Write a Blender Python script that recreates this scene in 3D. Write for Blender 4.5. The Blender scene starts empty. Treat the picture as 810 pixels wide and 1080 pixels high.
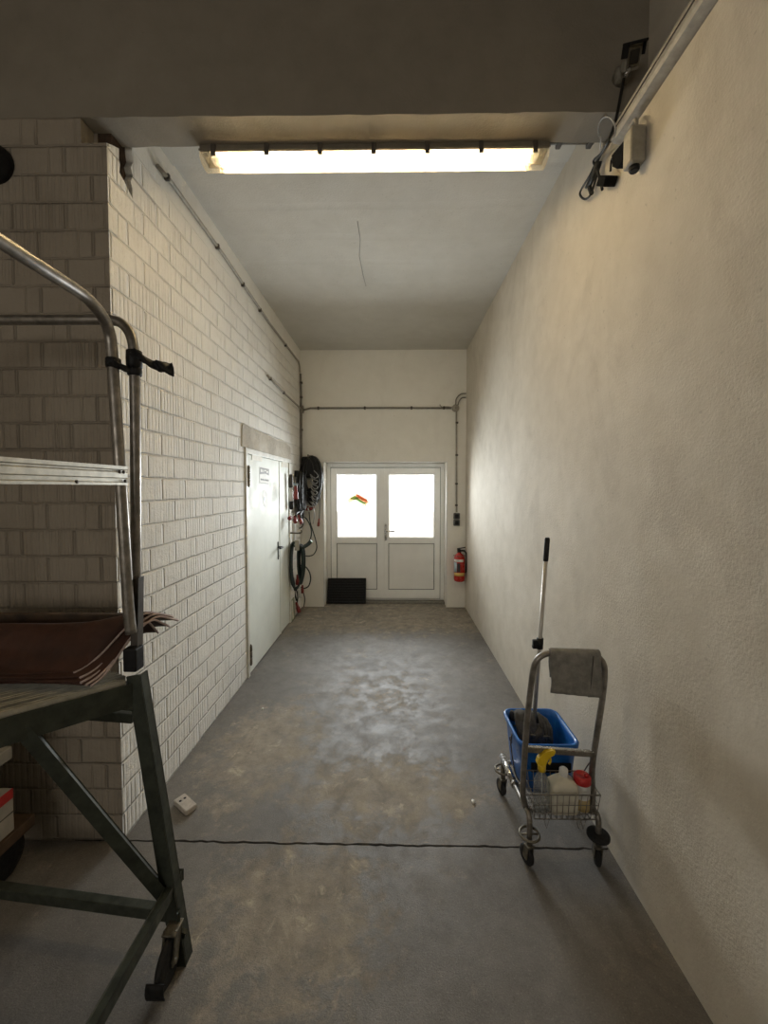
# light levels
TUBE = 31.0      # fluorescent tube
PANE = .33       # daylit frosted panes
SKY = .06
HALL_FILL = 1.55         # added glowing window behind the camera, fill for surfaces facing it
FILM = .42
DOOR = 13.2
EXPO = 1.27
import bpy, bmesh, math, random
from mathutils import Vector, Matrix
R = random.Random(7)
PI = math.pi
C = bpy.context.scene.collection

# ------------------------------------------------------------------ camera model
F = 425.0; EYE = 1.7
YAW = math.atan(5.3/F); PIT = math.atan(15/F)
PX, PY = 415-5.3, 514+15
_cy, _sy, _cp, _sp = math.cos(YAW), math.sin(YAW), math.cos(PIT), math.sin(PIT)
FW = Vector((-_sy*_cp, _cy*_cp, -_sp)); RT = Vector((_cy, _sy, 0)); UP = Vector((-_sy*_sp, _cy*_sp, _cp))
EYEP = Vector((0, 0, EYE))
def _ray(px, py): return FW + RT*((px-PX)/F) + UP*((PY-py)/F)
def aY(px, py, Y): d = _ray(px, py); return EYEP + d*(Y/d.y)
def aX(px, py, X): d = _ray(px, py); return EYEP + d*(X/d.x)
def aZ(px, py, Z): d = _ray(px, py); return EYEP + d*((Z-EYE)/d.z)
V = lambda *a: Vector(a)

# ------------------------------------------------------------------ objects
def tag(o, label=None, cat=None, group=None, kind=None):
    if label: o['label'] = label
    if cat: o['category'] = cat
    if group: o['group'] = group
    if kind: o['kind'] = kind
    return o
def empty(name, loc, label=None, cat=None, group=None, kind=None):
    o = bpy.data.objects.new(name, None); C.objects.link(o); o.location = loc
    o.empty_display_size = .1
    return tag(o, label, cat, group, kind)

class MB:
    """collects shapes (world coordinates) into one mesh"""
    def __init__(s): s.bm = bmesh.new()
    def _bev(s, geom, bev, seg=2):
        if bev > 0:
            es = list({e for v in geom for e in v.link_edges})
            bmesh.ops.bevel(s.bm, geom=es, offset=bev, segments=seg, affect='EDGES', profile=.5)
    def box(s, lo, hi, bev=0, rot=None, piv=None):
        lo, hi = Vector(lo), Vector(hi)
        r = bmesh.ops.create_cube(s.bm, size=1)
        c = (lo+hi)/2; d = hi-lo
        for v in r['verts']: v.co = Vector((v.co.x*d.x, v.co.y*d.y, v.co.z*d.z)) + c
        if rot is not None:
            p = Vector(piv) if piv is not None else c
            for v in r['verts']: v.co = rot @ (v.co-p) + p
        s._bev(r['verts'], bev); return s
    def bar(s, a, b, w, h, up=(0, 0, 1), bev=.002):
        """rectangular bar from a to b: w across, h along up"""
        a, b = Vector(a), Vector(b); d = (b-a); L = d.length; d.normalize()
        x = d.cross(Vector(up))
        if x.length < 1e-5: x = d.cross(Vector((0, 1, 0)))
        x.normalize(); u = x.cross(d).normalized()
        r = bmesh.ops.create_cube(s.bm, size=1)
        for v in r['verts']: v.co = a + d*((v.co.y+.5)*L) + x*(v.co.x*w) + u*(v.co.z*h)
        s._bev(r['verts'], bev); return s
    def tube(s, pts, r, n=10, closed=False, cap=True, sub=0):
        P = [Vector(p) for p in pts]
        if sub: P = smooth(P, sub, closed)
        m = len(P); rr = r if hasattr(r, '__len__') else None
        rings = []; nrm = None
        for i, p in enumerate(P):
            if closed: t = P[(i+1) % m]-P[i-1]
            else: t = P[min(i+1, m-1)]-P[max(i-1, 0)]
            if t.length < 1e-9: t = Vector((0, 0, 1))
            t.normalize()
            if nrm is None:
                nrm = t.orthogonal().normalized()
            nrm = (nrm - t*nrm.dot(t))
            if nrm.length < 1e-6: nrm = t.orthogonal()
            nrm.normalize(); b = t.cross(nrm)
            q = (rr[min(int(i*len(rr)/m), len(rr)-1)] if rr else r)
            rings.append([s.bm.verts.new(p + (nrm*math.cos(2*PI*k/n) + b*math.sin(2*PI*k/n))*q) for k in range(n)])
        for i in range(m if closed else m-1):
            A, B = rings[i], rings[(i+1) % m]
            for k in range(n):
                f = s.bm.faces.new((A[k], A[(k+1) % n], B[(k+1) % n], B[k])); f.smooth = True
        if cap and not closed:
            s.bm.faces.new(rings[0][::-1]); s.bm.faces.new(rings[-1])
        return s
    def lathe(s, base, prof, n=20, axis=(0, 0, 1), sx=1, sy=1, smooth_=True):
        """prof: (radius, height) list"""
        base = Vector(base); ax = Vector(axis).normalized()
        x = ax.orthogonal().normalized() if abs(ax.z) < .99 else Vector((1, 0, 0)); y = ax.cross(x)
        rings = []
        for r, h in prof:
            if r < 1e-5: rings.append([s.bm.verts.new(base+ax*h)])
            else: rings.append([s.bm.verts.new(base+ax*h+x*(r*sx*math.cos(2*PI*k/n))+y*(r*sy*math.sin(2*PI*k/n))) for k in range(n)])
        for A, B in zip(rings, rings[1:]):
            if len(A) == 1 and len(B) == 1: continue
            for k in range(n):
                k2 = (k+1) % n
                if len(A) == 1: f = s.bm.faces.new((A[0], B[k2], B[k]))
                elif len(B) == 1: f = s.bm.faces.new((A[k], A[k2], B[0]))
                else: f = s.bm.faces.new((A[k], A[k2], B[k2], B[k]))
                f.smooth = smooth_
        if len(rings[0]) > 1: s.bm.faces.new(rings[0][::-1])
        if len(rings[-1]) > 1: s.bm.faces.new(rings[-1])
        return s
    def prism(s, pts, ext):
        """planar polygon of 3-D points, extruded by vector ext"""
        ext = Vector(ext)
        a = [s.bm.verts.new(Vector(p)) for p in pts]; b = [s.bm.verts.new(Vector(p)+ext) for p in pts]
        s.bm.faces.new(a); s.bm.faces.new(b[::-1]); n = len(a)
        for i in range(n): s.bm.faces.new((a[i], b[i], b[(i+1) % n], a[(i+1) % n]))
        return s
    def sheet(s, grid, thick=0, smooth_=True, nrm=None):
        """grid of points -> surface; thick gives a closed solid"""
        G = [[Vector(p) for p in row] for row in grid]; m, n = len(G), len(G[0])
        def normal(i, j):
            a = G[min(i+1, m-1)][j]-G[max(i-1, 0)][j]; b = G[i][min(j+1, n-1)]-G[i][max(j-1, 0)]
            c = a.cross(b); return c.normalized() if c.length > 1e-9 else Vector((0, 0, 1))
        top = [[s.bm.verts.new(G[i][j]) for j in range(n)] for i in range(m)]
        for i in range(m-1):
            for j in range(n-1):
                f = s.bm.faces.new((top[i][j], top[i+1][j], top[i+1][j+1], top[i][j+1])); f.smooth = smooth_
        if thick:
            bot = [[s.bm.verts.new(G[i][j]-normal(i, j)*thick) for j in range(n)] for i in range(m)]
            for i in range(m-1):
                for j in range(n-1):
                    f = s.bm.faces.new((bot[i][j], bot[i][j+1], bot[i+1][j+1], bot[i+1][j])); f.smooth = smooth_
            for i in range(m-1):
                s.bm.faces.new((top[i+1][0], top[i][0], bot[i][0], bot[i+1][0]))
                s.bm.faces.new((top[i][n-1], top[i+1][n-1], bot[i+1][n-1], bot[i][n-1]))
            for j in range(n-1):
                s.bm.faces.new((top[0][j], top[0][j+1], bot[0][j+1], bot[0][j]))
                s.bm.faces.new((top[m-1][j+1], top[m-1][j], bot[m-1][j], bot[m-1][j+1]))
        return s
    def torus(s, c, R_, r, axis=(0, 0, 1), n=28, k=8, sx=1, sy=1):
        c = Vector(c); ax = Vector(axis).normalized(); x = ax.orthogonal().normalized() if abs(ax.z) < .99 else V(1, 0, 0); y = ax.cross(x)
        return s.tube([c+x*(R_*sx*math.cos(2*PI*i/n))+y*(R_*sy*math.sin(2*PI*i/n)) for i in range(n)], r, k, closed=True)
    def build(s, name, m, parent=None, label=None, cat=None, group=None, kind=None):
        bmesh.ops.recalc_face_normals(s.bm, faces=s.bm.faces[:])
        me = bpy.data.meshes.new(name); 
        if parent is None:
            # origin at the base centre of the thing
            xs = [v.co for v in s.bm.verts]
            o0 = Vector(((min(v.x for v in xs)+max(v.x for v in xs))/2, (min(v.y for v in xs)+max(v.y for v in xs))/2, min(v.z for v in xs)))
        else:
            o0 = wloc(parent)
        bmesh.ops.translate(s.bm, verts=s.bm.verts[:], vec=-o0)
        s.bm.to_mesh(me); s.bm.free()
        o = bpy.data.objects.new(name, me); C.objects.link(o)
        for mm in (m if isinstance(m, (list, tuple)) else [m]): me.materials.append(mm)
        if parent is None: o.location = o0
        else: o.parent = parent
        return tag(o, label, cat, group, kind)
def wloc(o):
    p = Vector(o.location)
    while o.parent is not None:
        o = o.parent; p += Vector(o.location)
    return p
def smooth(P, sub, closed=False):
    out = []; m = len(P)
    for i in range(m if closed else m-1):
        p0 = P[i-1] if (i > 0 or closed) else P[0]*2-P[1]
        p1 = P[i]; p2 = P[(i+1) % m]
        p3 = P[(i+2) % m] if (i+2 < m or closed) else P[-1]*2-P[-2]
        for k in range(sub):
            t = k/sub
            out.append(.5*((2*p1)+(p2-p0)*t+(2*p0-5*p1+4*p2-p3)*t*t+(3*p1-p0-3*p2+p3)*t**3))
    if not closed: out.append(P[-1].copy())
    return out

# ------------------------------------------------------------------ materials
class NT:
    def __init__(s, name):
        s.m = bpy.data.materials.new(name); s.m.use_nodes = True; s.t = s.m.node_tree; s.t.nodes.clear()
        s.out = s.n('ShaderNodeOutputMaterial'); s.geo = None
    def n(s, typ, **kw):
        o = s.t.nodes.new(typ)
        for k, v in kw.items(): setattr(o, k, v)
        return o
    def l(s, a, b): s.t.links.new(a, b); return b
    def put(s, sock, v):
        if hasattr(v, 'is_output') or isinstance(v, bpy.types.NodeSocket): s.l(v, sock)
        else: sock.default_value = v
    def pos(s):
        if s.geo is None: s.geo = s.n('ShaderNodeNewGeometry')
        return s.geo.outputs['Position']
    def obj(s): return s.n('ShaderNodeTexCoord').outputs['Object']
    def math(s, op, a, b=0.0, c=0.0, clamp=False):
        o = s.n('ShaderNodeMath', operation=op); o.use_clamp = clamp
        for i, v in enumerate((a, b, c)): s.put(o.inputs[i], v)
        return o.outputs[0]
    def noise(s, scale, detail=4, rough=.55, vec=None, dist=0):
        o = s.n('ShaderNodeTexNoise'); s.put(o.inputs['Vector'], vec if vec is not None else s.pos())
        o.inputs['Scale'].default_value = scale; o.inputs['Detail'].default_value = detail; o.inputs['Roughness'].default_value = rough
        o.inputs['Distortion'].default_value = dist
        return o.outputs['Fac']
    def scalev(s, vec, sc):
        o = s.n('ShaderNodeMapping'); s.l(vec, o.inputs['Vector']); o.inputs['Scale'].default_value = sc; return o.outputs[0]
    def sep(s, vec): o = s.n('ShaderNodeSeparateXYZ'); s.l(vec, o.inputs[0]); return o.outputs
    def comb(s, x, y, z=0.0):
        o = s.n('ShaderNodeCombineXYZ'); [s.put(o.inputs[i], v) for i, v in enumerate((x, y, z))]; return o.outputs[0]
    def ramp(s, fac, stops):
        o = s.n('ShaderNodeValToRGB'); s.put(o.inputs[0], fac); e = o.color_ramp.elements
        while len(e) > 1: e.remove(e[-1])
        e[0].position = stops[0][0]; e[0].color = col(stops[0][1])
        for p, c in stops[1:]: x = e.new(p); x.color = col(c)
        return o.outputs[0]
    def mix(s, f, a, b, typ='MIX'):
        o = s.n('ShaderNodeMix', data_type='RGBA', blend_type=typ); s.put(o.inputs[0], f)
        s.put(o.inputs[6], col(a) if isinstance(a, tuple) else a); s.put(o.inputs[7], col(b) if isinstance(b, tuple) else b)
        return o.outputs[2]
    def maprange(s, v, a, b, c=0.0, d=1.0):
        o = s.n('ShaderNodeMapRange'); s.put(o.inputs[0], v)
        for i, x in enumerate((a, b, c, d)): o.inputs[i+1].default_value = x
        return o.outputs[0]
    def bump(s, h, strength=1.0, dist=.01, prev=None):
        o = s.n('ShaderNodeBump'); o.inputs['Strength'].default_value = strength; o.inputs['Distance'].default_value = dist
        s.l(h, o.inputs['Height'])
        if prev is not None: s.l(prev, o.inputs['Normal'])
        return o.outputs[0]
    def bsdf(s, color, rough=.5, metal=0.0, normal=None, **kw):
        o = s.n('ShaderNodeBsdfPrincipled')
        s.put(o.inputs['Base Color'], col(color) if isinstance(color, tuple) else color)
        s.put(o.inputs['Roughness'], rough); s.put(o.inputs['Metallic'], metal)
        if normal is not None: s.l(normal, o.inputs['Normal'])
        for k, v in kw.items(): s.put(o.inputs[k.replace('_', ' ')], v)
        s.l(o.outputs[0], s.out.inputs[0]); return o
def col(c): return (c[0], c[1], c[2], 1.0) if len(c) == 3 else tuple(c)
def sg(r, g, b):
    f = lambda v: (v/255/12.92) if v <= 10 else ((v/255+.055)/1.055)**2.4
    return (f(r), f(g), f(b))
def simple(name, c, rough=.5, metal=0.0, var=.12, scale=18, bump=0.0, bscale=120, **kw):
    t = NT(name)
    n = t.noise(scale, 5, .6, t.obj())
    dark = tuple(x*(1-var*1.6) for x in c); lite = tuple(min(1, x*(1+var)) for x in c)
    cc = t.ramp(n, [(.3, dark), (.7, lite)])
    rr = t.maprange(t.noise(scale*2.3, 3, .5, t.obj()), .3, .7, max(.02, rough-.08), min(1, rough+.1))
    nm = t.bump(t.noise(bscale, 3, .6, t.obj()), bump, .004) if bump else None
    t.bsdf(cc, rr, metal, nm, **kw); return t.m

def brick_material(name, ca, cb, cd):
    t = NT(name)
    p = t.sep(t.pos()); nrm = t.sep(t.geo.outputs['True Normal'])
    isx = t.math('GREATER_THAN', t.math('ABSOLUTE', nrm[0]), .5)
    u = t.math('ADD', t.math('MULTIPLY', p[1], isx), t.math('MULTIPLY', p[0], t.math('SUBTRACT', 1.0, isx)))
    wob = t.noise(5, 3, .5); wob2 = t.noise(9, 3, .5, t.scalev(t.pos(), (1, 1, 1.7)))
    u2 = t.math('ADD', u, t.math('MULTIPLY', t.math('SUBTRACT', wob, .5), .007))
    v2 = t.math('ADD', p[2], t.math('MULTIPLY', t.math('SUBTRACT', wob2, .5), .010))
    br = t.n('ShaderNodeTexBrick'); t.l(t.comb(u2, v2), br.inputs['Vector'])
    br.offset = .5; br.squash = 1
    br.inputs['Scale'].default_value = 1; br.inputs['Brick Width'].default_value = .25; br.inputs['Row Height'].default_value = .125
    br.inputs['Mortar Size'].default_value = .011; br.inputs['Mortar Smooth'].default_value = 1.0; br.inputs['Bias'].default_value = 0
    br.inputs['Color1'].default_value = (0, 0, 0, 1); br.inputs['Color2'].default_value = (1, 1, 1, 1); br.inputs['Mortar'].default_value = (.5, .5, .5, 1)
    br2 = t.n('ShaderNodeTexBrick'); t.l(t.comb(t.math('ADD', u2, .07), v2), br2.inputs['Vector'])   # half joints: some blocks are halves
    br2.offset = .5; br2.inputs['Scale'].default_value = 1; br2.inputs['Brick Width'].default_value = .25; br2.inputs['Row Height'].default_value = .125
    br2.inputs['Mortar Size'].default_value = .006; br2.inputs['Mortar Smooth'].default_value = .7
    rnd = t.sep(br.outputs['Color'])[0]
    up = t.math('SUBTRACT', 1.0, t.maprange(p[2], 3.28, 3.42))                 # smooth plastered band along the top
    mort = t.math('MULTIPLY', br.outputs['Fac'], up)
    rib = t.math('SINE', t.math('MULTIPLY', u2, 2*PI/.0300))
    rib = t.maprange(rib, .05, .85)
    fill = t.maprange(t.noise(2.0, 4, .6), .44, .58)                            # where thick paint has filled the ribs
    ribm = t.math('MULTIPLY', t.math('MULTIPLY', rib, t.math('ADD', .25, t.math('MULTIPLY', rnd, .75))), t.math('ADD', .18, t.math('MULTIPLY', fill, .82)))
    ribm = t.math('MULTIPLY', ribm, up)
    fine = t.noise(85, 5, .65)
    mid = t.noise(22, 4, .6)
    joint = t.math('MULTIPLY', t.math('MULTIPLY', br2.outputs['Fac'], .45), up)
    fr = t.math('ABSOLUTE', t.math('SUBTRACT', t.math('FRACT', t.math('DIVIDE', v2, .125)), .5))       # 0.5 on the bed joints
    bed = t.maprange(fr, .40, .45)
    gap = t.math('MULTIPLY', mort, t.math('SUBTRACT', 1.15, t.math('MULTIPLY', bed, t.maprange(t.noise(4.5, 4, .6), .38, .62, .95, .55))))
    h = t.math('ADD', t.math('MULTIPLY', gap, -1.0), t.math('MULTIPLY', ribm, -.50))
    h = t.math('SUBTRACT', h, joint)
    h = t.math('ADD', h, t.math('MULTIPLY', rnd, .35))
    h = t.math('ADD', h, t.math('ADD', t.math('MULTIPLY', fine, .20), t.math('MULTIPLY', mid, .45)))
    nm = t.bump(h, 1.0, .0115)
    base = t.ramp(t.noise(1.6, 6, .6), [(.3, ca), (.7, cb)])
    base = t.mix(t.math('MULTIPLY', mort, .20), base, tuple(min(.9, x*1.1) for x in cb))
    base = t.mix(t.math('MULTIPLY', ribm, .10), base, (.38, .35, .30))
    dirt = t.math('MULTIPLY', t.maprange(t.noise(6, 6, .7), .52, .75), .35)
    base = t.mix(dirt, base, cd)
    t.bsdf(base, .82, 0, nm); return t.m

def plaster_material(name, a, b, rough_bump=1.0, stain=(.36, .31, .25), stain_amt=.35, scale=1.0, lines=0.0, dist=.009):
    t = NT(name)
    n1 = t.noise(1.3*scale, 6, .62); n2 = t.noise(7*scale, 5, .6)
    base = t.ramp(t.math('ADD', t.math('MULTIPLY', n1, .6), t.math('MULTIPLY', n2, .4)), [(.36, a), (.64, b)])
    st = t.maprange(t.noise(2.1*scale, 7, .68, t.scalev(t.pos(), (1, 1, .55)), .6), .52, .78)
    base = t.mix(t.math('MULTIPLY', st, stain_amt), base, stain)
    speck = t.maprange(t.noise(45, 2, .5), .70, .76)
    base = t.mix(t.math('MULTIPLY', speck, .25), base, tuple(x*.45 for x in stain))
    vo = t.n('ShaderNodeTexVoronoi'); t.l(t.pos(), vo.inputs['Vector']); vo.inputs['Scale'].default_value = 90; vo.feature = 'SMOOTH_F1'
    area = t.maprange(t.noise(2.4, 4, .6), .38, .62, .25, 1.0)
    h = t.math('ADD', t.math('MULTIPLY', t.math('MULTIPLY', t.noise(110, 4, .65), 1.0), area), t.math('MULTIPLY', t.noise(20, 4, .6, None, .5), .32))
    h = t.math('ADD', h, t.math('MULTIPLY', t.math('MULTIPLY', vo.outputs['Distance'], .45), area))
    h = t.math('ADD', h, t.math('MULTIPLY', t.noise(3.2, 3, .5), 2.2))
    if lines:
        w = t.n('ShaderNodeTexWave', wave_type='BANDS', bands_direction='Y'); t.l(t.pos(), w.inputs['Vector'])
        w.inputs['Scale'].default_value = lines; w.inputs['Distortion'].default_value = 1.2; w.inputs['Detail'].default_value = 3
        h = t.math('ADD', h, t.math('MULTIPLY', t.maprange(w.outputs['Fac'], .0, .12), .5))
    nm = t.bump(h, rough_bump, dist)
    t.bsdf(base, .86, 0, nm); return t.m

def floor_material():
    t = NT('worn_painted_concrete')
    p = t.pos(); s = t.sep(p)
    n1 = t.noise(1.5, 7, .65); n2 = t.noise(7, 8, .76, None, .15); n3 = t.noise(170, 3, .8); n4 = t.noise(55, 4, .7)
    paint = t.ramp(n1, [(.3, sg(105, 101, 96)), (.5, sg(118, 114, 109)), (.7, sg(131, 127, 122))])
    worn = t.ramp(t.noise(9, 6, .7), [(.3, sg(128, 121, 112)), (.7, sg(180, 169, 151))])
    def blob(cx, cy, rx, ry):
        dx = t.math('DIVIDE', t.math('SUBTRACT', s[0], cx), rx); dy = t.math('DIVIDE', t.math('SUBTRACT', s[1], cy), ry)
        d = t.math('SQRT', t.math('ADD', t.math('MULTIPLY', dx, dx), t.math('MULTIPLY', dy, dy)))
        return t.maprange(d, 1.3, .15)
    b = t.math('MAXIMUM', t.math('MAXIMUM', blob(-.05, 2.22, .80, .42), blob(-.42, 1.55, .55, .50)), t.math('MAXIMUM', blob(.35, 2.15, .35, .16), blob(-.85, 2.6, .5, .8)))
    b = t.math('MAXIMUM', b, t.math('MULTIPLY', blob(-.1, 3.3, .9, .7), .55))
    b = t.math('MAXIMUM', b, t.math('MULTIPLY', t.maprange(s[1], 4.1, 4.9), .85))           # trodden bare by the door
    m = t.maprange(t.math('ADD', t.math('MULTIPLY', b, .34), t.math('ADD', t.math('MULTIPLY', n2, .62), t.math('MULTIPLY', n4, .16))), .545, .665)
    m2 = t.maprange(t.noise(3.3, 8, .78, None, .4), .57, .66)
    m = t.math('MAXIMUM', m, t.math('MULTIPLY', m2, .6))
    c = t.mix(t.math('MULTIPLY', m, .85), paint, worn)
    c = t.mix(t.math('MULTIPLY', t.maprange(n3, .54, .70), .75), c, t.mix(.7, c, (.04, .036, .032)))
    c = t.mix(t.math('MULTIPLY', t.maprange(t.noise(120, 3, .7, t.scalev(p, (1, 1, 1))), .56, .68), .0), c, c)
    c = t.mix(t.math('MULTIPLY', t.maprange(t.noise(150, 3, .7, t.scalev(p, (1.1, .93, 1))), .54, .74), .30), c, (.52, .49, .45))
    dk = t.maprange(t.noise(2.6, 7, .74, t.scalev(p, (1.2, .7, 1)), .7), .53, .72)
    c = t.mix(t.math('MULTIPLY', dk, .5), c, sg(78, 72, 68))
    mott = t.maprange(t.noise(16, 7, .78), .42, .62)
    c = t.mix(t.math('MULTIPLY', mott, .30), c, t.mix(.6, c, (.03, .027, .024)))
    lite = t.math('MULTIPLY', t.maprange(t.noise(7.5, 8, .75, None, .9), .56, .66), t.math('MULTIPLY', m, .85))
    c = t.mix(lite, c, sg(196, 184, 163))
    edge = t.math('MULTIPLY', t.maprange(s[1], 4.3, 5.4), .15)
    c = t.mix(edge, c, sg(84, 76, 68))  # brown tread tone; also paints in the weak light by the door
    r = t.math('ADD', t.maprange(n2, .36, .62, .40, .66), t.math('MULTIPLY', m, .24))
    r = t.math('ADD', r, t.math('MULTIPLY', t.maprange(s[1], 4.3, 5.2), .2))
    h = t.math('ADD', t.math('MULTIPLY', n3, .6), t.math('ADD', t.math('MULTIPLY', m, -.3), t.math('MULTIPLY', t.noise(20, 8, .75), .45)))
    t.bsdf(c, r, 0, t.bump(h, .6, .004), Specular_IOR_Level=.38); return t.m

M = {}
M['brick'] = brick_material('painted_ribbed_blocks', (.77, .75, .70), (.86, .845, .80), (.56, .52, .45))
M['rawbrick'] = brick_material('bare_dark_ribbed_blocks', (.285, .243, .192), (.355, .31, .25), (.20, .17, .13))  # bare blocks, toned darker than the painted side
M['plaster'] = plaster_material('rough_cream_plaster', (.57, .52, .435), (.68, .63, .545), .55, stain_amt=.48, dist=.0045)
M['backplaster'] = plaster_material('grey_white_plaster', (.82, .805, .75), (.88, .865, .815), .5, stain_amt=.15, dist=.005)
M['ceil'] = plaster_material('whitewashed_concrete', (.55, .535, .49), (.62, .605, .56), .35, stain=(.45, .42, .37), stain_amt=.25, lines=.9)
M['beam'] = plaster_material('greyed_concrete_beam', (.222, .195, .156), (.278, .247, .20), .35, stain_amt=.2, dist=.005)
M['floor'] = floor_material()
M['patch'] = plaster_material('rough_brown_plaster_patch', (.50, .45, .37), (.62, .57, .48), 1.2, stain_amt=.5, scale=3, dist=.014)
M['cavity'] = simple('rust_brown_masonry', (.055, .032, .018), .95, var=.5, scale=20, bump=1.0, bscale=60)
M['joint'] = simple('dark_joint_dirt', (.03, .026, .022), .95, var=.4, scale=30, bump=.6)
M['upvc'] = simple('white_plastic_profile', (.90, .905, .89), .42, var=.03, scale=4)
M['upvc_panel'] = simple('white_plastic_infill', (.88, .885, .87), .45, var=.03, scale=4)
M['gasket'] = simple('grey_gasket', (.10, .10, .10), .6, var=.1)
M['steeldoor'] = simple('offwhite_painted_steel', (.77, .80, .745), .6, var=.05, scale=3, bump=.03, bscale=40, Specular_IOR_Level=.3)
M['steelframe'] = simple('grey_white_steel_frame', (.70, .69, .63), .5, var=.1, scale=9)
M['hinge'] = simple('weathered_steel_hinge', (.20, .18, .14), .45, .6, var=.35, scale=40)
M['black'] = simple('black_plastic', (.013, .013, .014), .55, var=.25, scale=30, Specular_IOR_Level=.25)
M['matte'] = simple('matte_black_plastic', (.010, .010, .010), .9, var=.2, scale=30, Specular_IOR_Level=.06)
M['rubber'] = simple('black_rubber', (.012, .012, .012), .75, var=.3, scale=30, bump=.2)
M['cable'] = simple('black_cable', (.012, .013, .013), .5, var=.3, scale=20)
M['greencable'] = simple('dark_green_cable', (.018, .032, .028), .5, var=.3, scale=20)
M['greycable'] = simple('light_grey_cable', (.42, .42, .42), .5, var=.15, scale=20)
M['redplug'] = simple('red_plastic', (.21, .017, .014), .42, var=.2, scale=30)
M['white'] = simple('white_plastic', (.72, .72, .70), .4, var=.06, scale=12)
M['conduit'] = simple('painted_grey_conduit', (.36, .335, .29), .55, var=.15, scale=25)
M['conduit_d'] = simple('dark_grey_conduit', (.20, .185, .16), .55, var=.2, scale=25)
M['clip'] = simple('dark_clip', (.07, .06, .05), .6, var=.3)
M['galv'] = simple('dull_steel_tube', (.27, .25, .225), .38, .75, var=.25, scale=25, bump=.05)
M['chrome'] = simple('worn_chrome', (.58, .57, .55), .24, .95, var=.2, scale=35)
M['alu'] = simple('brushed_aluminium', (.56, .54, .48), .38, .7, var=.15, scale=30)
M['greensteel'] = simple('dark_green_painted_steel', (.046, .053, .040), .42, .25, var=.3, scale=22, bump=.1)
M['wood'] = simple('dark_stained_board', (.075, .045, .025), .7, var=.35, scale=12)
M['tarp'] = simple('red_brown_tarpaulin', (.052, .018, .009), .62, var=.3, scale=9, bump=.3, bscale=60)
M['piping'] = simple('pinkish_white_hem', (.48, .38, .36), .7, var=.15, scale=40)
M['blue'] = simple('blue_plastic_bucket', (.014, .14, .52), .34, var=.12, scale=8)
M['greycloth'] = simple('charcoal_cloth', (.085, .082, .078), .95, var=.3, scale=45, bump=.6, bscale=260)
M['ragcloth'] = simple('grey_microfibre', (.23, .22, .20), .95, var=.2, scale=30, bump=.7, bscale=300)
M['yellow'] = simple('yellow_plastic', (.78, .53, .02), .4, var=.08, scale=20)
M['cream'] = simple('cream_plastic', (.66, .63, .53), .42, var=.08, scale=14)
M['redcap'] = simple('red_cap_plastic', (.50, .025, .025), .38, var=.12, scale=20)
M['amber'] = simple('pale_yellow_label', (.55, .43, .20), .55, var=.15, scale=25)
M['extred'] = simple('glossy_red_paint', (.48, .028, .02), .25, var=.08, scale=12)
M['paper'] = simple('white_paper', (.80, .80, .77), .7, var=.04, scale=10)
M['greyprint'] = simple('grey_print', (.30, .30, .30), .7, var=.1)
M['ink'] = simple('black_ink', (.03, .03, .035), .7, var=.1)
M['bluegrey'] = simple('blue_grey_label', (.36, .43, .47), .6, var=.1)
M['gold'] = simple('ochre_label', (.62, .42, .12), .6, var=.12)
def film(name, c):
    # coloured film on the glass, lit through from behind
    t = NT(name); a = t.n('ShaderNodeBsdfTranslucent'); a.inputs[0].default_value = col(tuple(x*FILM for x in c)); d = t.n('ShaderNodeBsdfDiffuse'); d.inputs[0].default_value = col(tuple(x*.3 for x in c))
    s = t.n('ShaderNodeAddShader'); t.l(a.outputs[0], s.inputs[0]); t.l(d.outputs[0], s.inputs[1]); t.l(s.outputs[0], t.out.inputs[0]); return t.m
M['stgreen'] = film('sticker_green', (.38, .62, .28)); M['storange'] = film('sticker_orange', (.85, .42, .24)); M['stbeige'] = film('sticker_beige', (.80, .58, .40))
M['beigeblock'] = simple('dusty_beige_block', (.52, .47, .41), .8, var=.15, scale=30, bump=.3)
M['cardboard'] = simple('pale_carton', (.42, .40, .36), .75, var=.12, scale=10)
M['moss'] = simple('greenish_board', (.25, .27, .18), .7, var=.25, scale=18)
M['box_grey'] = simple('grey_junction_plastic', (.30, .28, .235), .5, var=.15, scale=20)
M['lens'] = simple('dark_glass_lens', (.02, .018, .016), .12, var=.1)
M['housing'] = simple('grey_light_housing', (.17, .15, .115), .5, var=.15, scale=15)
M['polemetal'] = simple('dull_aluminium_pole', (.46, .44, .41), .38, .5, var=.08, scale=10)
M['outwall'] = simple('pane_tint_beige', (.62, .52, .38), .85, var=.1, scale=3)  # beige picked to tint what shows through the panes
M['outground'] = simple('outdoor_paving', (.40, .37, .33), .9, var=.15, scale=3)

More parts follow.
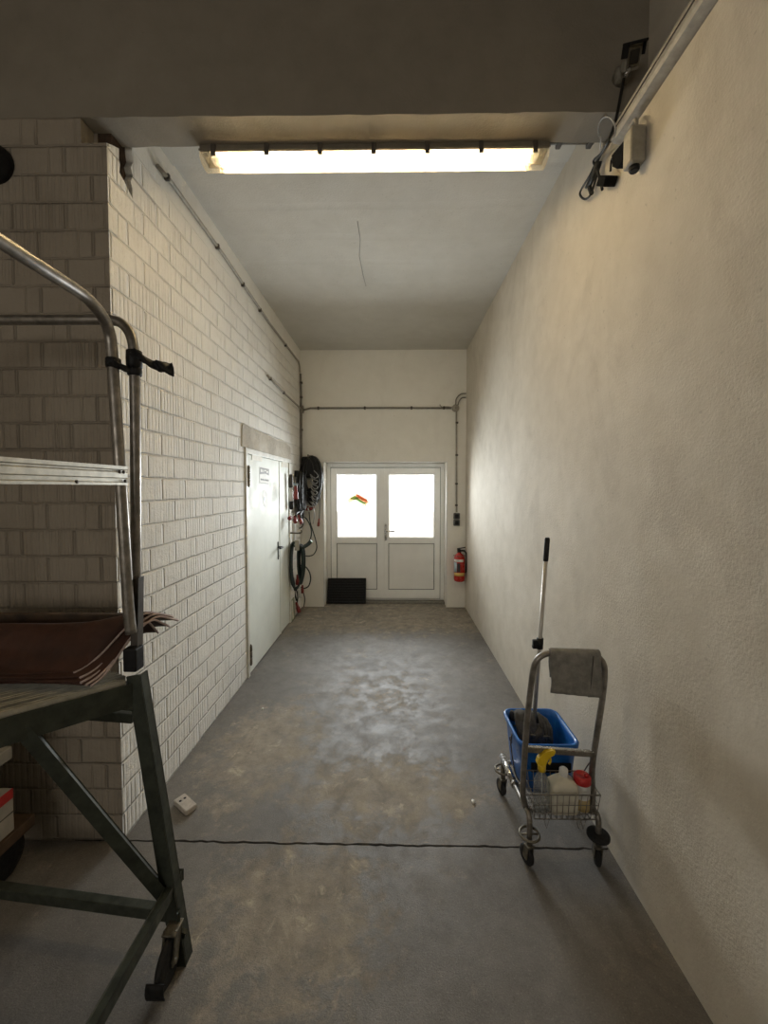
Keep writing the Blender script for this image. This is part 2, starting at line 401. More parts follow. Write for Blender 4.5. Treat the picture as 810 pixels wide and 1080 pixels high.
def glow(name, c, strength):
    t = NT(name); e = t.n('ShaderNodeEmission'); e.inputs[0].default_value = col(c); e.inputs[1].default_value = strength
    t.l(e.outputs[0], t.out.inputs[0]); return t.m
M['tube'] = glow('lit_fluorescent_tube', (1.0, .78, .46), TUBE)
def frosted(name, c, strength):
    # frosted pane glowing with daylight; most of the light behind it passes straight on
    t = NT(name)
    e = t.n('ShaderNodeEmission'); e.inputs[0].default_value = col(c); e.inputs[1].default_value = strength
    r = t.n('ShaderNodeBsdfTransparent'); r.inputs['Color'].default_value = (.85, .85, .84, 1)
    a = t.n('ShaderNodeAddShader'); t.l(e.outputs[0], a.inputs[0]); t.l(r.outputs[0], a.inputs[1]); t.l(a.outputs[0], t.out.inputs[0])
    return t.m
M['pane'] = frosted('frosted_daylit_glass', (1.0, .95, .86), PANE)
def cover(name):
    t = NT(name)
    a = t.n('ShaderNodeBsdfTransparent'); a.inputs[0].default_value = (1, .97, .90, 1)
    d = t.n('ShaderNodeBsdfTranslucent'); d.inputs[0].default_value = (.9, .84, .70, 1)
    g = t.n('ShaderNodeBsdfDiffuse'); g.inputs[0].default_value = (.8, .74, .6, 1)
    x = t.n('ShaderNodeMixShader'); x.inputs[0].default_value = .5; t.l(d.outputs[0], x.inputs[1]); t.l(g.outputs[0], x.inputs[2])
    y = t.n('ShaderNodeMixShader'); y.inputs[0].default_value = .22; t.l(a.outputs[0], y.inputs[1]); t.l(x.outputs[0], y.inputs[2])
    t.l(y.outputs[0], t.out.inputs[0]); return t.m
M['cover'] = cover('translucent_lamp_cover')
def clearplastic(name, c, mixv=.35):
    t = NT(name)
    a = t.n('ShaderNodeBsdfTransparent'); a.inputs[0].default_value = col(c)
    g = t.n('ShaderNodeBsdfPrincipled'); g.inputs['Base Color'].default_value = (.45, .46, .46, 1); g.inputs['Roughness'].default_value = .12
    y = t.n('ShaderNodeMixShader'); y.inputs[0].default_value = mixv; t.l(a.outputs[0], y.inputs[1]); t.l(g.outputs[0], y.inputs[2])
    t.l(y.outputs[0], t.out.inputs[0]); return t.m
M['clear'] = clearplastic('clear_bottle_plastic', (.84, .86, .86))
M['hallfill'] = glow('hall_fill_glow', (1.0, .93, .82), HALL_FILL)  # even glow of the added hall window, used as fill
# ------------------------------------------------------------------ the room
XL, XR, YF, YB, ZC = -1.302, 1.015, 1.868, 5.67, 3.61
ZB = 3.373                       # underside of the beam
HX, HY, HZ = -4.2, -3.2, 4.3     # the hall the camera stands in
S = 'structure'
def yz(pts, x): return [V(x, a, b) for a, b in pts]
# floor: two slabs with an irregular open joint between them
def jit(n, a): return [R.uniform(-a, a) for _ in range(n)]
xs = [-1.5+i*(2.6/90) for i in range(91)]
jy = [YF + (x+1.3)*(-.008) + j for x, j in zip(xs, jit(91, .003))]
g = MB()
near = [V(HX, HY, 0), V(1.3, HY, 0)] + [V(1.3, jy[-1], 0)] + [V(x, y-.0055+R.uniform(-.002, .002), 0) for x, y in zip(xs[::-1], jy[::-1])] + [V(HX, YF, 0)]
far = [V(-1.7, 6.3, 0), V(-1.7, jy[0]+.004, 0)] + [V(x, y+.0055+R.uniform(-.0025, .0025), 0) for x, y in zip(xs, jy)] + [V(1.3, jy[-1]+.004, 0), V(1.3, 6.3, 0)]
g.prism(near, (0, 0, -.12)); g.prism(far, (0, 0, -.12))
fl = g.build('floor', M['floor'], kind=S)
MB().box((HX, YF-.2, -.2), (1.3, YF+.2, -.022)).build('floor_joint', M['joint'], fl)
# little crumbs lying on the floor
for i, (px, py, r) in enumerate(((277, 748, .009), (499, 846, .010))):
    p = aZ(px, py, 0)
    g = MB(); g.lathe(p, [(0, 0), (r*.9, .001), (r, r*.5), (r*.6, r*.95), (0, r)], 9, sx=1.0, sy=1.6)
    g.build('paint_chip', M['paper'], label=('small white chip lying mid floor towards the steel door' if i == 0 else 'small white chip lying on the floor nearer the cleaning trolley'), cat='chip')

# right wall: thick lower part, set back above a ledge in the hall
g = MB(); g.box((XR, HY, -.1), (XR+.3, YF+.16, 3.31)); g.box((XR, YF+.16, -.1), (XR+.3, 6.3, ZC+.15)); g.box((1.128, HY, 3.31), (XR+.3, YF+.16, HZ))
g.build('wall_right', M['plaster'], kind=S)
# left wall of ribbed blocks: notch at the broken top corner and the steel doorway
DY0, DY1, DZ = 3.515, 5.03, 2.05
out = [(YF, 0), (YF, 3.262), (1.91, 3.285), (1.952, 3.305), (1.950, 3.25), (1.957, 3.235), (1.951, 3.195), (1.985, 3.178), (2.047, 3.137), (2.046, 3.19), (2.035, 3.215), (2.052, 3.255), (2.038, 3.285), (2.058, 3.325), (2.05, 3.36), (2.046, ZC+.15), (6.3, ZC+.15), (6.3, 0), (DY1, 0), (DY1, DZ), (DY0, DZ), (DY0, 0)]
g = MB(); g.prism(yz(out, XL), (-.24, 0, 0))
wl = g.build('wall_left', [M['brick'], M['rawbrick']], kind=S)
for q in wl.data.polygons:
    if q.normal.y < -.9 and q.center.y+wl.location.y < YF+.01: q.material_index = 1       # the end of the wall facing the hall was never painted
g = MB(); g.box((XL-.12, YF+.085, 3.0), (XL-.035, 2.3, 3.40)); 
g.build('cavity', M['cavity'], wl, label='dark rust brown broken-out hole')
g = MB(); g.prism([V(XL-.002, y, z) for y, z in ((3.44, 2.05), (3.455, 2.235), (3.50, 2.255), (3.7, 2.232), (4.1, 2.238), (4.5, 2.222), (4.86, 2.23), (5.06, 2.20), (5.075, 2.05))], (.012, 0, 0))
g.build('lintel_patch', M['patch'], wl, label='rough brown unpainted plaster over the steel door')
# front wall of the hall, left of the corridor
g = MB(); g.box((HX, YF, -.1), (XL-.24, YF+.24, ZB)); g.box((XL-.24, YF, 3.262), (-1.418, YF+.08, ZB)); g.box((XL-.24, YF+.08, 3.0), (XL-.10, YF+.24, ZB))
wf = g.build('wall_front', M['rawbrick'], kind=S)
# beam over the corridor mouth, flush with the front wall
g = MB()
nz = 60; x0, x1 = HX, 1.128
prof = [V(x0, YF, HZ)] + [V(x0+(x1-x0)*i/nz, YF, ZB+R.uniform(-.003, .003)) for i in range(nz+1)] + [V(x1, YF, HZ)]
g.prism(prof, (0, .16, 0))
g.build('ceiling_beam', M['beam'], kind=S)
# ceilings
g = MB(); g.box((XL-.24, YF+.16, ZC), (XR+.3, 6.3, ZC+.2)); g.box((XL, YF+.16, ZC-.016), (XR, 2.43, ZC+.02), .003)
ce = g.build('ceiling', M['ceil'], kind=S)
def crack(name, pts, w, m, parent):
    g = MB(); g.tube(pts, w, 5); return g.build(name, m, parent)
crack('crack', [aZ(px, py, ZC-.0003) for px, py in ((377, 233), (380, 252), (379, 270), (383, 290), (386, 302))], .0022, M['conduit_d'], ce)
MB().box((HX, HY, HZ), (XR+.3, YF+.2, HZ+.2)).build('ceiling_hall', M['beam'], kind=S)
MB().box((HX-.2, HY, -.1), (HX, YF+.24, HZ)).build('wall_hall_left', M['plaster'], kind=S)
WX0, WX1, WZ0, WZ1 = -3.3, -.3, 1.3, 2.7            # opening for the added fill window in the unseen far wall
g = MB(); g.box((HX, HY-.2, -.1), (XR+.3, HY, WZ0)); g.box((HX, HY-.2, WZ1), (XR+.3, HY, HZ)); g.box((HX, HY-.2, WZ0), (WX0, HY, WZ1)); g.box((WX1, HY-.2, WZ0), (XR+.3, HY, WZ1))
g.build('wall_hall_back', M['plaster'], kind=S)
w1 = empty('fill_window_1', ((WX0+WX1)/2, HY, WZ0), 'wide glowing fill window added in the unseen far wall of the hall', 'window', kind=S)
for k in range(3):
    a = WX0+k*1.0
    g = MB()
    for lo, hi in (((a, WZ0), (a+.06, WZ1)), ((a+.94, WZ0), (a+1.0, WZ1)), ((a, WZ0), (a+1.0, WZ0+.06)), ((a, WZ1-.06), (a+1.0, WZ1))): g.box((lo[0], HY-.12, lo[1]), (hi[0], HY-.05, hi[1]), .004)
    g.build('fill_window_frame', M['upvc'], w1)
    g = MB(); g.box((a+.055, HY-.10, WZ0+.055), (a+.945, HY-.09, WZ1-.055)); g.build('glass_pane', M['hallfill'], w1)  # glowing panel of the added fill window
# back wall with the double doorway
BX0, BX1, BZ = -.985, .750, 2.057
g = MB(); g.prism([V(XL-.1, YB, -.05), V(XL-.1, YB, ZC+.1), V(XR+.1, YB, ZC+.1), V(XR+.1, YB, -.05), V(BX1, YB, -.05), V(BX1, YB, BZ), V(BX0, YB, BZ), V(BX0, YB, -.05)], (0, .38, 0))
wb = g.build('wall_back', M['backplaster'], kind=S)
g = MB()
for a, b in (((BX0-.004, BZ), (BX1+.004, BZ)),): g.bar(V(a[0], YB-.001, a[1]), V(b[0], YB-.001, b[1]), .008, .012)
for x in (BX0, BX1): g.bar(V(x, YB-.001, 0), V(x, YB-.001, BZ), .010, .008)
g.build('corner_bead', M['white'], wb)
g = MB(); g.box((BX0, YB+.15, -.05), (BX1, YB+.40, .028), .004); g.build('threshold', M['conduit_d'], wb)

# ------------------------------------------------------------------ double door in the back wall (white plastic, frosted panes)
YD = 5.93
d2 = empty('door_2', (-.12, YD, .03), 'white plastic double door with two frosted panes in the back wall', 'door', kind=S)
def frame_rect(g, x0, x1, z0, z1, w, y0, y1, bev=.004, wb=None):
    wb = w if wb is None else wb
    g.box((x0, y0, z0), (x0+w, y1, z1), bev); g.box((x1-w, y0, z0), (x1, y1, z1), bev)
    g.box((x0+w-.001, y0, z1-w), (x1-w+.001, y1, z1), bev); g.box((x0+w-.001, y0, z0), (x1-w+.001, y1, z0+wb), bev)
g = MB(); frame_rect(g, BX0+.002, BX1-.002, .03, BZ-.004, .072, YD, YD+.09, .005, .03); g.build('door_frame', M['upvc'], d2)
def leaf(name, x0, x1, meeting):
    y0, y1 = YD-.022, YD+.055
    z0, z1 = .058, 1.985
    gx0, gx1 = x0+.082, x1-.082
    zg0, zg1 = .955, 1.895
    zp0, zp1 = .19, .875
    g = MB()
    # stiles, rails
    g.box((x0, y0, z0), (gx0, y1, z1), .006); g.box((gx1, y0, z0), (x1, y1, z1), .006)
    g.box((gx0-.002, y0, zg1), (gx1+.002, y1, z1), .006); g.box((gx0-.002, y0, zp1), (gx1+.002, y1, zg0), .006); g.box((gx0-.002, y0, z0), (gx1+.002, y1, zp0), .006)
    lf = g.build(name, M['upvc'], d2)
    g = MB(); frame_rect(g, gx0, gx1, zg0, zg1, .012, y0+.008, y0+.03, .002); g.build('glazing_bead', M['upvc'], lf)
    g = MB(); g.box((gx0+.004, y0+.03, zg0+.004), (gx1-.004, y0+.044, zg1-.004)); g.build('glass_pane', M['pane'], lf)
    g = MB(); frame_rect(g, gx0, gx1, zp0, zp1, .007, y0+.004, y0+.03, .0); g.build('panel_seal', M['gasket'], lf)
    g = MB(); frame_rect(g, gx0+.007, gx1-.007, zp0+.007, zp1-.007, .012, y0+.010, y0+.03, .002); g.box((gx0+.016, y0+.018, zp0+.016), (gx1-.016, y0+.04, zp1-.016), .003); g.build('infill_panel', M['upvc_panel'], lf)
    return lf, gx0, gx1
XM = -.158
lA, ga0, ga1 = leaf('door_leaf', BX0+.066, XM-.002, 1)
lB, gb0, gb1 = leaf('door_leaf', XM+.002, BX1-.066, 0)
g = MB(); g.box((XM-.028, YD-.034, .062), (XM+.026, YD-.02, 1.982), .004); g.build('meeting_strip', M['upvc'], lA)
g = MB(); frame_rect(g, BX0+.058, BX1-.058, .05, 1.995, .010, YD-.003, YD+.004, 0); g.build('frame_seal', M['gasket'], d2)
hx, hz = XM+.045, 1.05
g = MB(); g.box((hx-.016, YD-.033, hz-.13), (hx+.016, YD-.020, hz+.11), .005); g.build('handle_plate', M['chrome'], lB)
g = MB(); g.tube([V(hx, YD-.03, hz+.012), V(hx, YD-.068, hz+.012), V(hx+.012, YD-.078, hz+.012), V(hx+.13, YD-.078, hz+.008)], .0095, 10, sub=4)
g.build('door_handle', M['chrome'], lB)
g = MB(); g.lathe(V(hx, YD-.032, hz-.085), [(.0, -.0), (.011, .0), (.011, .012), (0, .014)], 14, axis=(0, -1, 0)); g.build('lock_cylinder', M['hinge'], lB)
# coloured swoosh sticker on the left pane
def sticker(px_pts, m, name, parent, Y, dy=.0006):
    g = MB(); g.prism([aY(px, py, Y) for px, py in px_pts], (0, -dy, 0)); return g.build(name, m, parent)
YP = YD-.022+.0295
stk = sticker([(367, 527), (370, 524.5), (373, 523.5), (376, 521), (379, 522.5), (383, 525), (387, 526.5), (388, 530), (386, 532.5), (383, 531), (379, 528.5), (375, 527), (371, 529), (367.5, 530.5)], M['stbeige'], 'window_sticker', lA, YP)
sticker([(369.5, 525.5), (374, 522.6), (377.5, 524.5), (380, 527), (384, 529.5), (387, 530.2), (384.5, 532), (380, 530.3), (376, 527.4), (372, 526.9), (369, 527.2)], M['stgreen'], 'green_swoosh', stk, YP-.001)
sticker([(375, 521.3), (378, 521.6), (383, 524.6), (387.6, 527.4), (386.5, 530), (381, 527.2), (376.5, 524)], M['storange'], 'orange_swoosh', stk, YP-.0015)
for q, (px, py) in enumerate(((383, 532.5), (385.5, 532.8), (388, 529.6))):
    sticker([(px-.7, py-.7), (px+.7, py-.7), (px+.7, py+.7), (px-.7, py+.7)], M['storange'], 'orange_dot', stk, YP-.0015)

# ------------------------------------------------------------------ steel door in the left wall
d1 = empty('door_1', (XL, 4.27, 0), 'off white steel fire door with narrow side leaf in the left block wall', 'door', kind=S)
g = MB()
g.box((XL-.10, DY0+.002, 0), (XL+.014, DY0+.050, DZ-.002), .003); g.box((XL-.10, DY1-.045, 0), (XL+.014, DY1-.002, DZ-.002), .003); g.box((XL-.10, DY0+.048, DZ-.05), (XL+.014, DY1-.043, DZ-.002), .003)
g.build('door_frame', M['steelframe'], d1)
YS = 4.575
g = MB(); g.box((XL-.06, DY0+.054, .012), (XL+.004, YS, DZ-.054), .004); m_leaf = g.build('main_leaf', M['steeldoor'], d1)
g = MB(); g.box((XL-.06, YS+.006, .012), (XL+.000, DY1-.049, DZ-.054), .004); s_leaf = g.build('side_leaf', M['steeldoor'], d1)
g = MB(); g.box((XL-.002, YS-.02, .014), (XL+.010, YS+.012, DZ-.056), .003); g.build('cover_strip', M['steeldoor'], m_leaf)
def hinge(z):
    g = MB(); yc = DY0+.052
    g.box((XL+.004, yc-.035, z-.085), (XL+.010, yc+.035, z+.085), .001)
    for k in (-1, 0, 1): g.lathe(V(XL+.018, yc, z+k*.058-.027), [(.011, 0), (.0125, .004), (.0125, .050), (.011, .054)], 14)
    g.lathe(V(XL+.018, yc, z-.098), [(.0, 0), (.007, .002), (.007, .19), (0, .196)], 10)
    return g.build('hinge', M['hinge'], m_leaf)
hinge(1.80); hinge(.19)
hy, hz = YS-.085, 1.02
g = MB(); g.box((XL+.003, hy-.017, hz-.13), (XL+.011, hy+.017, hz+.07), .006); pl = g.build('handle_plate', M['black'], m_leaf)
g = MB(); g.tube([V(XL+.008, hy, hz+.01), V(XL+.05, hy, hz+.01), V(XL+.062, hy-.012, hz+.01), V(XL+.064, hy-.10, hz+.012), V(XL+.060, hy-.125, hz+.012)], .010, 10, sub=4); g.build('door_handle', M['black'], m_leaf)
g = MB(); g.lathe(V(XL+.010, hy+.0, hz-.09), [(.009, 0), (.009, .006), (0, .007)], 12, axis=(1, 0, 0)); g.build('keyhole', M['hinge'], pl)
def onX(px_pts, m, name, parent, d=.0012, x=XL+.0045):
    g = MB(); g.prism([aX(px, py, x) for px, py in px_pts], (d, 0, 0)); return g.build(name, m, parent)
onX([(265.2, 478.2), (276, 480.6), (276, 486.9), (265.2, 485.0)], M['cream'], 'name_plate', m_leaf, .004)
onX([(297, 486.5), (303.5, 487.6), (303.5, 493.2), (297, 492.5)], M['cream'], 'name_plate', s_leaf, .004, XL+.001)
sgn = onX([(273.5, 492), (284, 494), (284, 511.4), (273.5, 510.2)], M['paper'], 'door_notice', m_leaf)
bx = onX([(274, 492.8), (283.6, 494.8), (283.6, 501.6), (280, 499.6), (274, 500.2)], M['greyprint'], 'printed_band', sgn, .0008, XL+.006)
for a, b, c, d in ((275, 494.6, 276.6, 498), (277.3, 495.2, 278.2, 498), (278.8, 495.4, 280.6, 497.2), (281.2, 496.6, 282.6, 498.8)):
    onX([(a, b), (c, b+.4), (c, d), (a, d-.3)], M['paper'], 'printed_mark', sgn, .0006, XL+.007)
for i in range(7):     # two short lines of print, too small in the photograph to read
    a = 274.9+i*1.25
    onX([(a, 504.6+i*.2+(i % 2)*.3), (a+.85, 504.8+i*.2), (a+.85, 506.6+i*.2), (a, 506.2+i*.2)], M['ink'], 'printed_letter', sgn, .0005, XL+.006)
for i in range(8):
    a = 274.2+i*1.15
    onX([(a, 508.7+i*.16), (a+.7, 508.8+i*.16), (a+.7, 509.6+i*.16), (a, 509.4+i*.16)], M['greyprint'], 'printed_letter', sgn, .0005, XL+.006)
ov = onX([(279.5+2.6*math.cos(2*PI*k/24), 525.2+9.3*math.sin(2*PI*k/24)+ .25*2.6*math.cos(2*PI*k/24)) for k in range(24)], M['paper'], 'oval_sticker', m_leaf)
onX([(278.9+1.0*math.cos(2*PI*k/12), 526.4+2.4*math.sin(2*PI*k/12)) for k in range(12)], M['bluegrey'], 'sticker_mark', ov, .0006, XL+.006)

# ------------------------------------------------------------------ pipes and cables along the walls
def clips(g, pts, axis_n, r=.012):
    for p in pts: g.box(p-V(*axis_n)*.004-V(.008, .008, .008), p+V(.012, .012, .012), .003)
xw = XL+.013
P = [aX(166, 175, xw), aX(179, 190, xw), aX(235, 268, xw), aX(285, 342, xw), V(xw, 5.52, 3.405), V(xw, 5.585, 3.36), V(xw, 5.60, 3.28)]
g = MB(); g.tube(P, .012, 10)
rt = g.build('conduit', M['conduit'], label='long grey conduit sloping along the top of the left block wall', cat='pipe', group=None)
for k, (px, py) in enumerate(((176, 187), (229, 260), (256, 300), (274, 327), (301, 364))):
    p = aX(px, py, xw); g = MB(); g.box(p-V(.012, .010, .018), p+V(.016, .010, .018), .004); g.build('pipe_clip', M['clip'], rt)
P2 = [aX(282, 396, xw), aX(296, 411, xw), V(xw, 5.44, 2.80), V(xw, 5.60, 2.79)]
g = MB(); g.tube(P2, .011, 10)
rt = g.build('conduit', M['conduit'], label='short grey conduit sloping down above the steel door to the back corner', cat='pipe')
for px, py in ((285, 399.5), (299, 414)):
    p = aX(px, py, xw); g = MB(); g.box(p-V(.012, .010, .017), p+V(.016, .010, .017), .004); g.build('pipe_clip', M['clip'], rt)
xc = XL+.016; yc = 5.625
g = MB(); g.tube([V(xc, yc-.01, 3.27), V(xc-.004, yc, 3.18), V(xc+.004, yc, 3.0), V(xc, yc, 2.83)], .014, 10); g.tube([V(xc, yc, 2.74), V(xc, yc, 2.4), V(xc+.002, yc, 1.72)], .016, 10)
rt = g.build('conduit', M['conduit_d'], label='upright grey conduit in the back left corner above the cables', cat='pipe')
for z in (3.15, 2.95, 2.5, 2.05):
    g = MB(); g.box(V(xc-.014, yc-.014, z-.014), V(xc+.022, yc+.022, z+.014), .004); g.build('pipe_clip', M['clip'], rt)
g = MB(); g.box(V(xc-.016, yc-.03, 2.735), V(xc+.034, yc+.03, 2.835), .008)
rt = g.build('junction_box', M['conduit_d'], label='small grey junction box in the back left corner', cat='junction box')
yw = YB-.013
g = MB(); g.tube([V(xc+.03, yc+.005, 2.775), V(-1.22, yw, 2.79), V(-1.16, yw, 2.805), V(0, yw, 2.805), V(.80, yw, 2.80)], .013, 10)
rt = g.build('conduit', M['conduit_d'], label='level dark conduit across the back wall above the double door', cat='pipe')
for x in (-1.05, -.4, .25, .7):
    g = MB(); g.box(V(x-.012, yw-.016, 2.784), V(x+.012, yw+.012, 2.826), .004); g.build('pipe_clip', M['clip'], rt)
jx, jz = .862, 2.80
g = MB(); g.lathe(V(jx, YB, jz), [(.05, 0), (.05, .03), (.044, .042), (0, .044)], 22, axis=(0, -1, 0))
rt = g.build('junction_box', M['conduit'], label='round grey junction box on the back wall near the right corner', cat='junction box')
g = MB(); g.lathe(V(jx, YB-.044, jz), [(.008, 0), (.006, .004), (0, .005)], 10, axis=(0, -1, 0)); g.build('cover_screw', M['clip'], rt)
g = MB(); g.tube([V(jx, yw-.004, jz+.04), V(jx+.01, yw-.01, jz+.13), V(jx+.07, yw-.015, jz+.19), V(XR-.01, yw-.012, jz+.20)], .008, 8, sub=5)
g.tube([V(jx+.03, yw-.004, jz+.03), V(jx+.05, yw-.02, jz+.10), V(jx+.09, yw-.02, jz+.14), V(XR-.012, yw-.012, jz+.145)], .008, 8, sub=5)
g.build('cable', M['conduit_d'], label='two bent grey cables from the round junction box to the right wall', cat='cable')
g = MB(); g.tube([V(jx-.05, yw-.006, jz+.012), V(jx-.12, yw-.006, jz+.02), V(jx-.19, yw-.004, jz+.016), V(jx-.22, yw, jz+.05)], .007, 8, sub=5)
g.build('cable', M['conduit'], label='short curved grey cable left of the round junction box', cat='cable')
sx = .886
g = MB(); g.tube([V(jx+.012, yw, jz-.045), V(jx+.016, yw, 2.3), V(sx, yw, 1.35)], .012, 10)
rt = g.build('conduit', M['conduit'], label='upright grey conduit running down to the switches right of the door', cat='pipe')
for z in (2.6, 2.15, 1.75, 1.45):
    g = MB(); g.box(V(sx-.022, yw-.016, z-.012), V(sx+.014, yw+.012, z+.012), .004); g.build('pipe_clip', M['clip'], rt)
for z, l in ((1.297, 'upper dark grey wall switch right of the double door'), (1.205, 'lower dark grey socket right of the double door')):
    g = MB(); g.box(V(sx-.043, YB-.045, z-.043), V(sx+.043, YB, z+.043), .008); rt = g.build('wall_switch', M['gasket'], label=l, cat='switch')
    g = MB(); g.box(V(sx-.026, YB-.052, z-.028), V(sx+.026, YB-.044, z+.028), .004); g.build('rocker', M['black'], rt)

# fire extinguisher
ex = empty('fire_extinguisher', (.915, YB-.10, .40), 'red fire extinguisher hung low on the back wall by the right corner', 'fire extinguisher')
b0 = V(.915, YB-.10, .395)
g = MB(); g.lathe(b0, [(.0, .01), (.05, .0), (.070, .012), (.075, .04), (.075, .30), (.068, .345), (.045, .378), (.026, .39), (.024, .405), (0, .405)], 28); g.build('cylinder', M['extred'], ex)
def wrap(c, r, z0, z1, a0, a1, m, name, parent, th=.001):
    n = 14; G = [[V(c.x+(r)*math.cos(a0+(a1-a0)*i/n), c.y+r*math.sin(a0+(a1-a0)*i/n), c.z+z) for z in (z0, (z0+z1)/2, z1)] for i in range(n+1)]
    g = MB(); g.sheet(G, th); return g.build(name, m, parent)
wrap(b0, .0762, .28, .315, -PI*.98, -PI*.30, M['paper'], 'white_band', ex)
lb = wrap(b0, .0762, .135, .275, -PI*.98, -PI*.70, M['bluegrey'], 'label_picture', ex)
wrap(b0, .0766, .14, .265, -PI*.68, -PI*.50, M['ink'], 'label_text', ex)
wrap(b0, .0766, .085, .13, -PI*.92, -PI*.22, M['gold'], 'label_band', ex)
g = MB(); g.lathe(b0+V(0, 0, .40), [(.022, 0), (.022, .03), (.015, .035), (.015, .05), (0, .05)], 16); g.build('valve', M['black'], ex)
g = MB(); g.bar(b0+V(-.03, 0, .455), b0+V(.075, -.02, .475), .02, .008); g.bar(b0+V(-.03, 0, .44), b0+V(.07, -.02, .435), .018, .006); g.build('lever', M['black'], ex)
g = MB(); g.tube([b0+V(.018, 0, .425), b0+V(.07, -.01, .42), b0+V(.098, -.01, .36), b0+V(.092, -.01, .20), b0+V(.085, -.01, .12)], .010, 10, sub=5); g.build('hose', M['rubber'], ex)
g = MB(); g.box(b0+V(-.015, .06, .12), b0+V(.015, .10, .44), .002); g.tube([b0+V(-.012, .085, .36), b0+V(-.08, .01, .36), b0+V(0, -.078, .36), b0+V(.08, .01, .36), b0+V(.012, .085, .36)], .003, 6, sub=6); g.build('wall_bracket', M['hinge'], ex)

# black slatted mat leaning against the left door leaf
p0 = aZ(345.5, 634.5, 0); 
mt = empty('boot_mat', (-.70, 5.82, .0), 'black ribbed mat standing against the left leaf of the double door', 'mat')
mx0, mx1, mh = aY(345.5, 620, 5.85).x, aY(386, 620, 5.85).x, .375
def lean(x, s, d): return V(x, 5.81+s*.215+d*-1, .004+s*1.0)
rot = Matrix.Rotation(math.radians(-12), 3, 'X')
def mp(x, y, z): return V(x, 5.80, .006) + rot @ V(0, y, z)
g = MB(); g.box((mx0, 5.80, .006), (mx1, 5.812, mh), .003, rot, (0, 5.80, .006)); g.build('mat_back', M['rubber'], mt)
for k in range(10):
    z = .014+k*.0365
    g = MB(); g.box((mx0+.006, 5.785, z), (mx1-.006, 5.801, z+.024), .003, rot, (0, 5.80, .006)); g.build('rib', M['black'], mt)

# daylight falling in through the two frosted panes
for k, (a, b) in enumerate(((ga0, ga1), (gb0, gb1))):
    ld = bpy.data.lights.new('door_daylight', 'AREA'); ld.shape = 'RECTANGLE'; ld.size = b-a-.01; ld.size_y = .54; ld.energy = DOOR; ld.color = (.90, .955, 1.0); ld.spread = math.radians(106)
    lo_ = bpy.data.objects.new('door_daylight', ld); C.objects.link(lo_); lo_.location = ((a+b)/2, YD+.06, 1.615); lo_.rotation_euler = (-PI/2, 0, 0)
# yard outside; beige wall added to tint the lower panes cream
MB().box((-6, 6.5, -.15), (6, 14, -.02)).build('outside_ground', M['outground'], kind=S)
MB().box((-6, 8.6, -.02), (6, 8.8, 2.6)).build('outside_tint_wall', M['outwall'], kind=S)
# ------------------------------------------------------------------ fluorescent light under the beam
LX0, LX1, LY, LZ = -.950, .755, 2.07, 3.375
lt = empty('fluorescent_light', ((LX0+LX1)/2, LY, 3.30), 'lit long fluorescent tube light in a grey housing under the concrete beam', 'ceiling light')
g = MB(); hp = [(-.051, 3.340), (-.0505, 3.40), (-.030, 3.428), (.030, 3.428), (.0505, 3.40), (.051, 3.340), (.047, 3.340), (.0465, 3.385), (-.0465, 3.385), (-.047, 3.340)]
g.prism([V(LX0+.004, LY+a, b) for a, b in hp], (LX1-LX0-.008, 0, 0)); g.box((LX0, LY-.05, 3.346), (LX0+.006, LY+.05, 3.40)); g.box((LX1-.006, LY-.05, 3.346), (LX1, LY+.05, 3.40)); g.build('housing', M['housing'], lt)
g = MB(); g.box((LX0+.03, LY-.040, 3.372), (LX1-.03, LY+.040, 3.3845), .001); g.build('reflector', M['white'], lt)
tq = MB(); tq.tube([V(LX0+.085, LY, 3.334), V(LX1-.085, LY, 3.334)], .013, 14); tq.build('fluorescent_tube', M['tube'], lt)
for x, sgn_ in ((LX0+.055, 1), (LX1-.055, -1)):
    g = MB(); g.lathe(V(x, LY, 3.334), [(.0, 0), (.019, .002), (.019, .028), (0, .03)], 14, axis=(sgn_, 0, 0)); g.box((x-.012, LY-.02, 3.332), (x+.012, LY+.02, 3.3715), .002); g.build('lamp_holder', M['white'], lt)
# trough-shaped cover, open upwards, closed ends
cp = [(-.053, 3.348), (-.0525, 3.335), (-.048, 3.314), (-.034, 3.300), (0, 3.296), (.034, 3.300), (.048, 3.314), (.0525, 3.335), (.053, 3.348)]
g = MB(); NX = 30
G = [[V(LX0+(LX1-LX0)*i/NX, LY+a, b) for a, b in cp] for i in range(NX+1)]
g.sheet(G)
cyy = sum(b for a, b in cp)/len(cp)
for x in (LX0, LX1):
    f = [g.bm.verts.new(V(x, LY+a, b)) for a, b in cp]; g.bm.faces.new(f)
g.build('lamp_cover', M['cover'], lt)
g = MB(); frame_y = .056
g.box((LX0-.003, LY-frame_y, 3.344), (LX1+.003, LY-frame_y+.004, 3.354), .001); g.box((LX0-.003, LY+frame_y-.004, 3.344), (LX1+.003, LY+frame_y, 3.354), .001)
g.build('cover_rim', M['housing'], lt)
for k in range(7):
    x = LX0+.07+k*(LX1-LX0-.14)/6
    for s in (-1, 1):
        g = MB(); g.box((x-.012, LY+s*.056-.005, 3.318), (x+.012, LY+s*.056+.005, 3.372), .003); g.build('cover_clip', M['clip'], lt)
for x in (LX0+.3, LX1-.3):
    g = MB(); g.box((x-.02, LY-.045, 3.424), (x+.02, LY-.06+.03, ZB+.002), .002); g.box((x-.02, LY-.15, 3.425), (x+.02, LY+.04, 3.431), .001); g.box((x-.02, LY-.15, 3.425), (x+.02, LY-.142, ZB+.0), .001)
    g.bm.clear(); g.bar(V(x, LY, 3.425), V(x, LY, ZC-.014), .014, .014); g.build('hanger_rod', M['hinge'], lt)
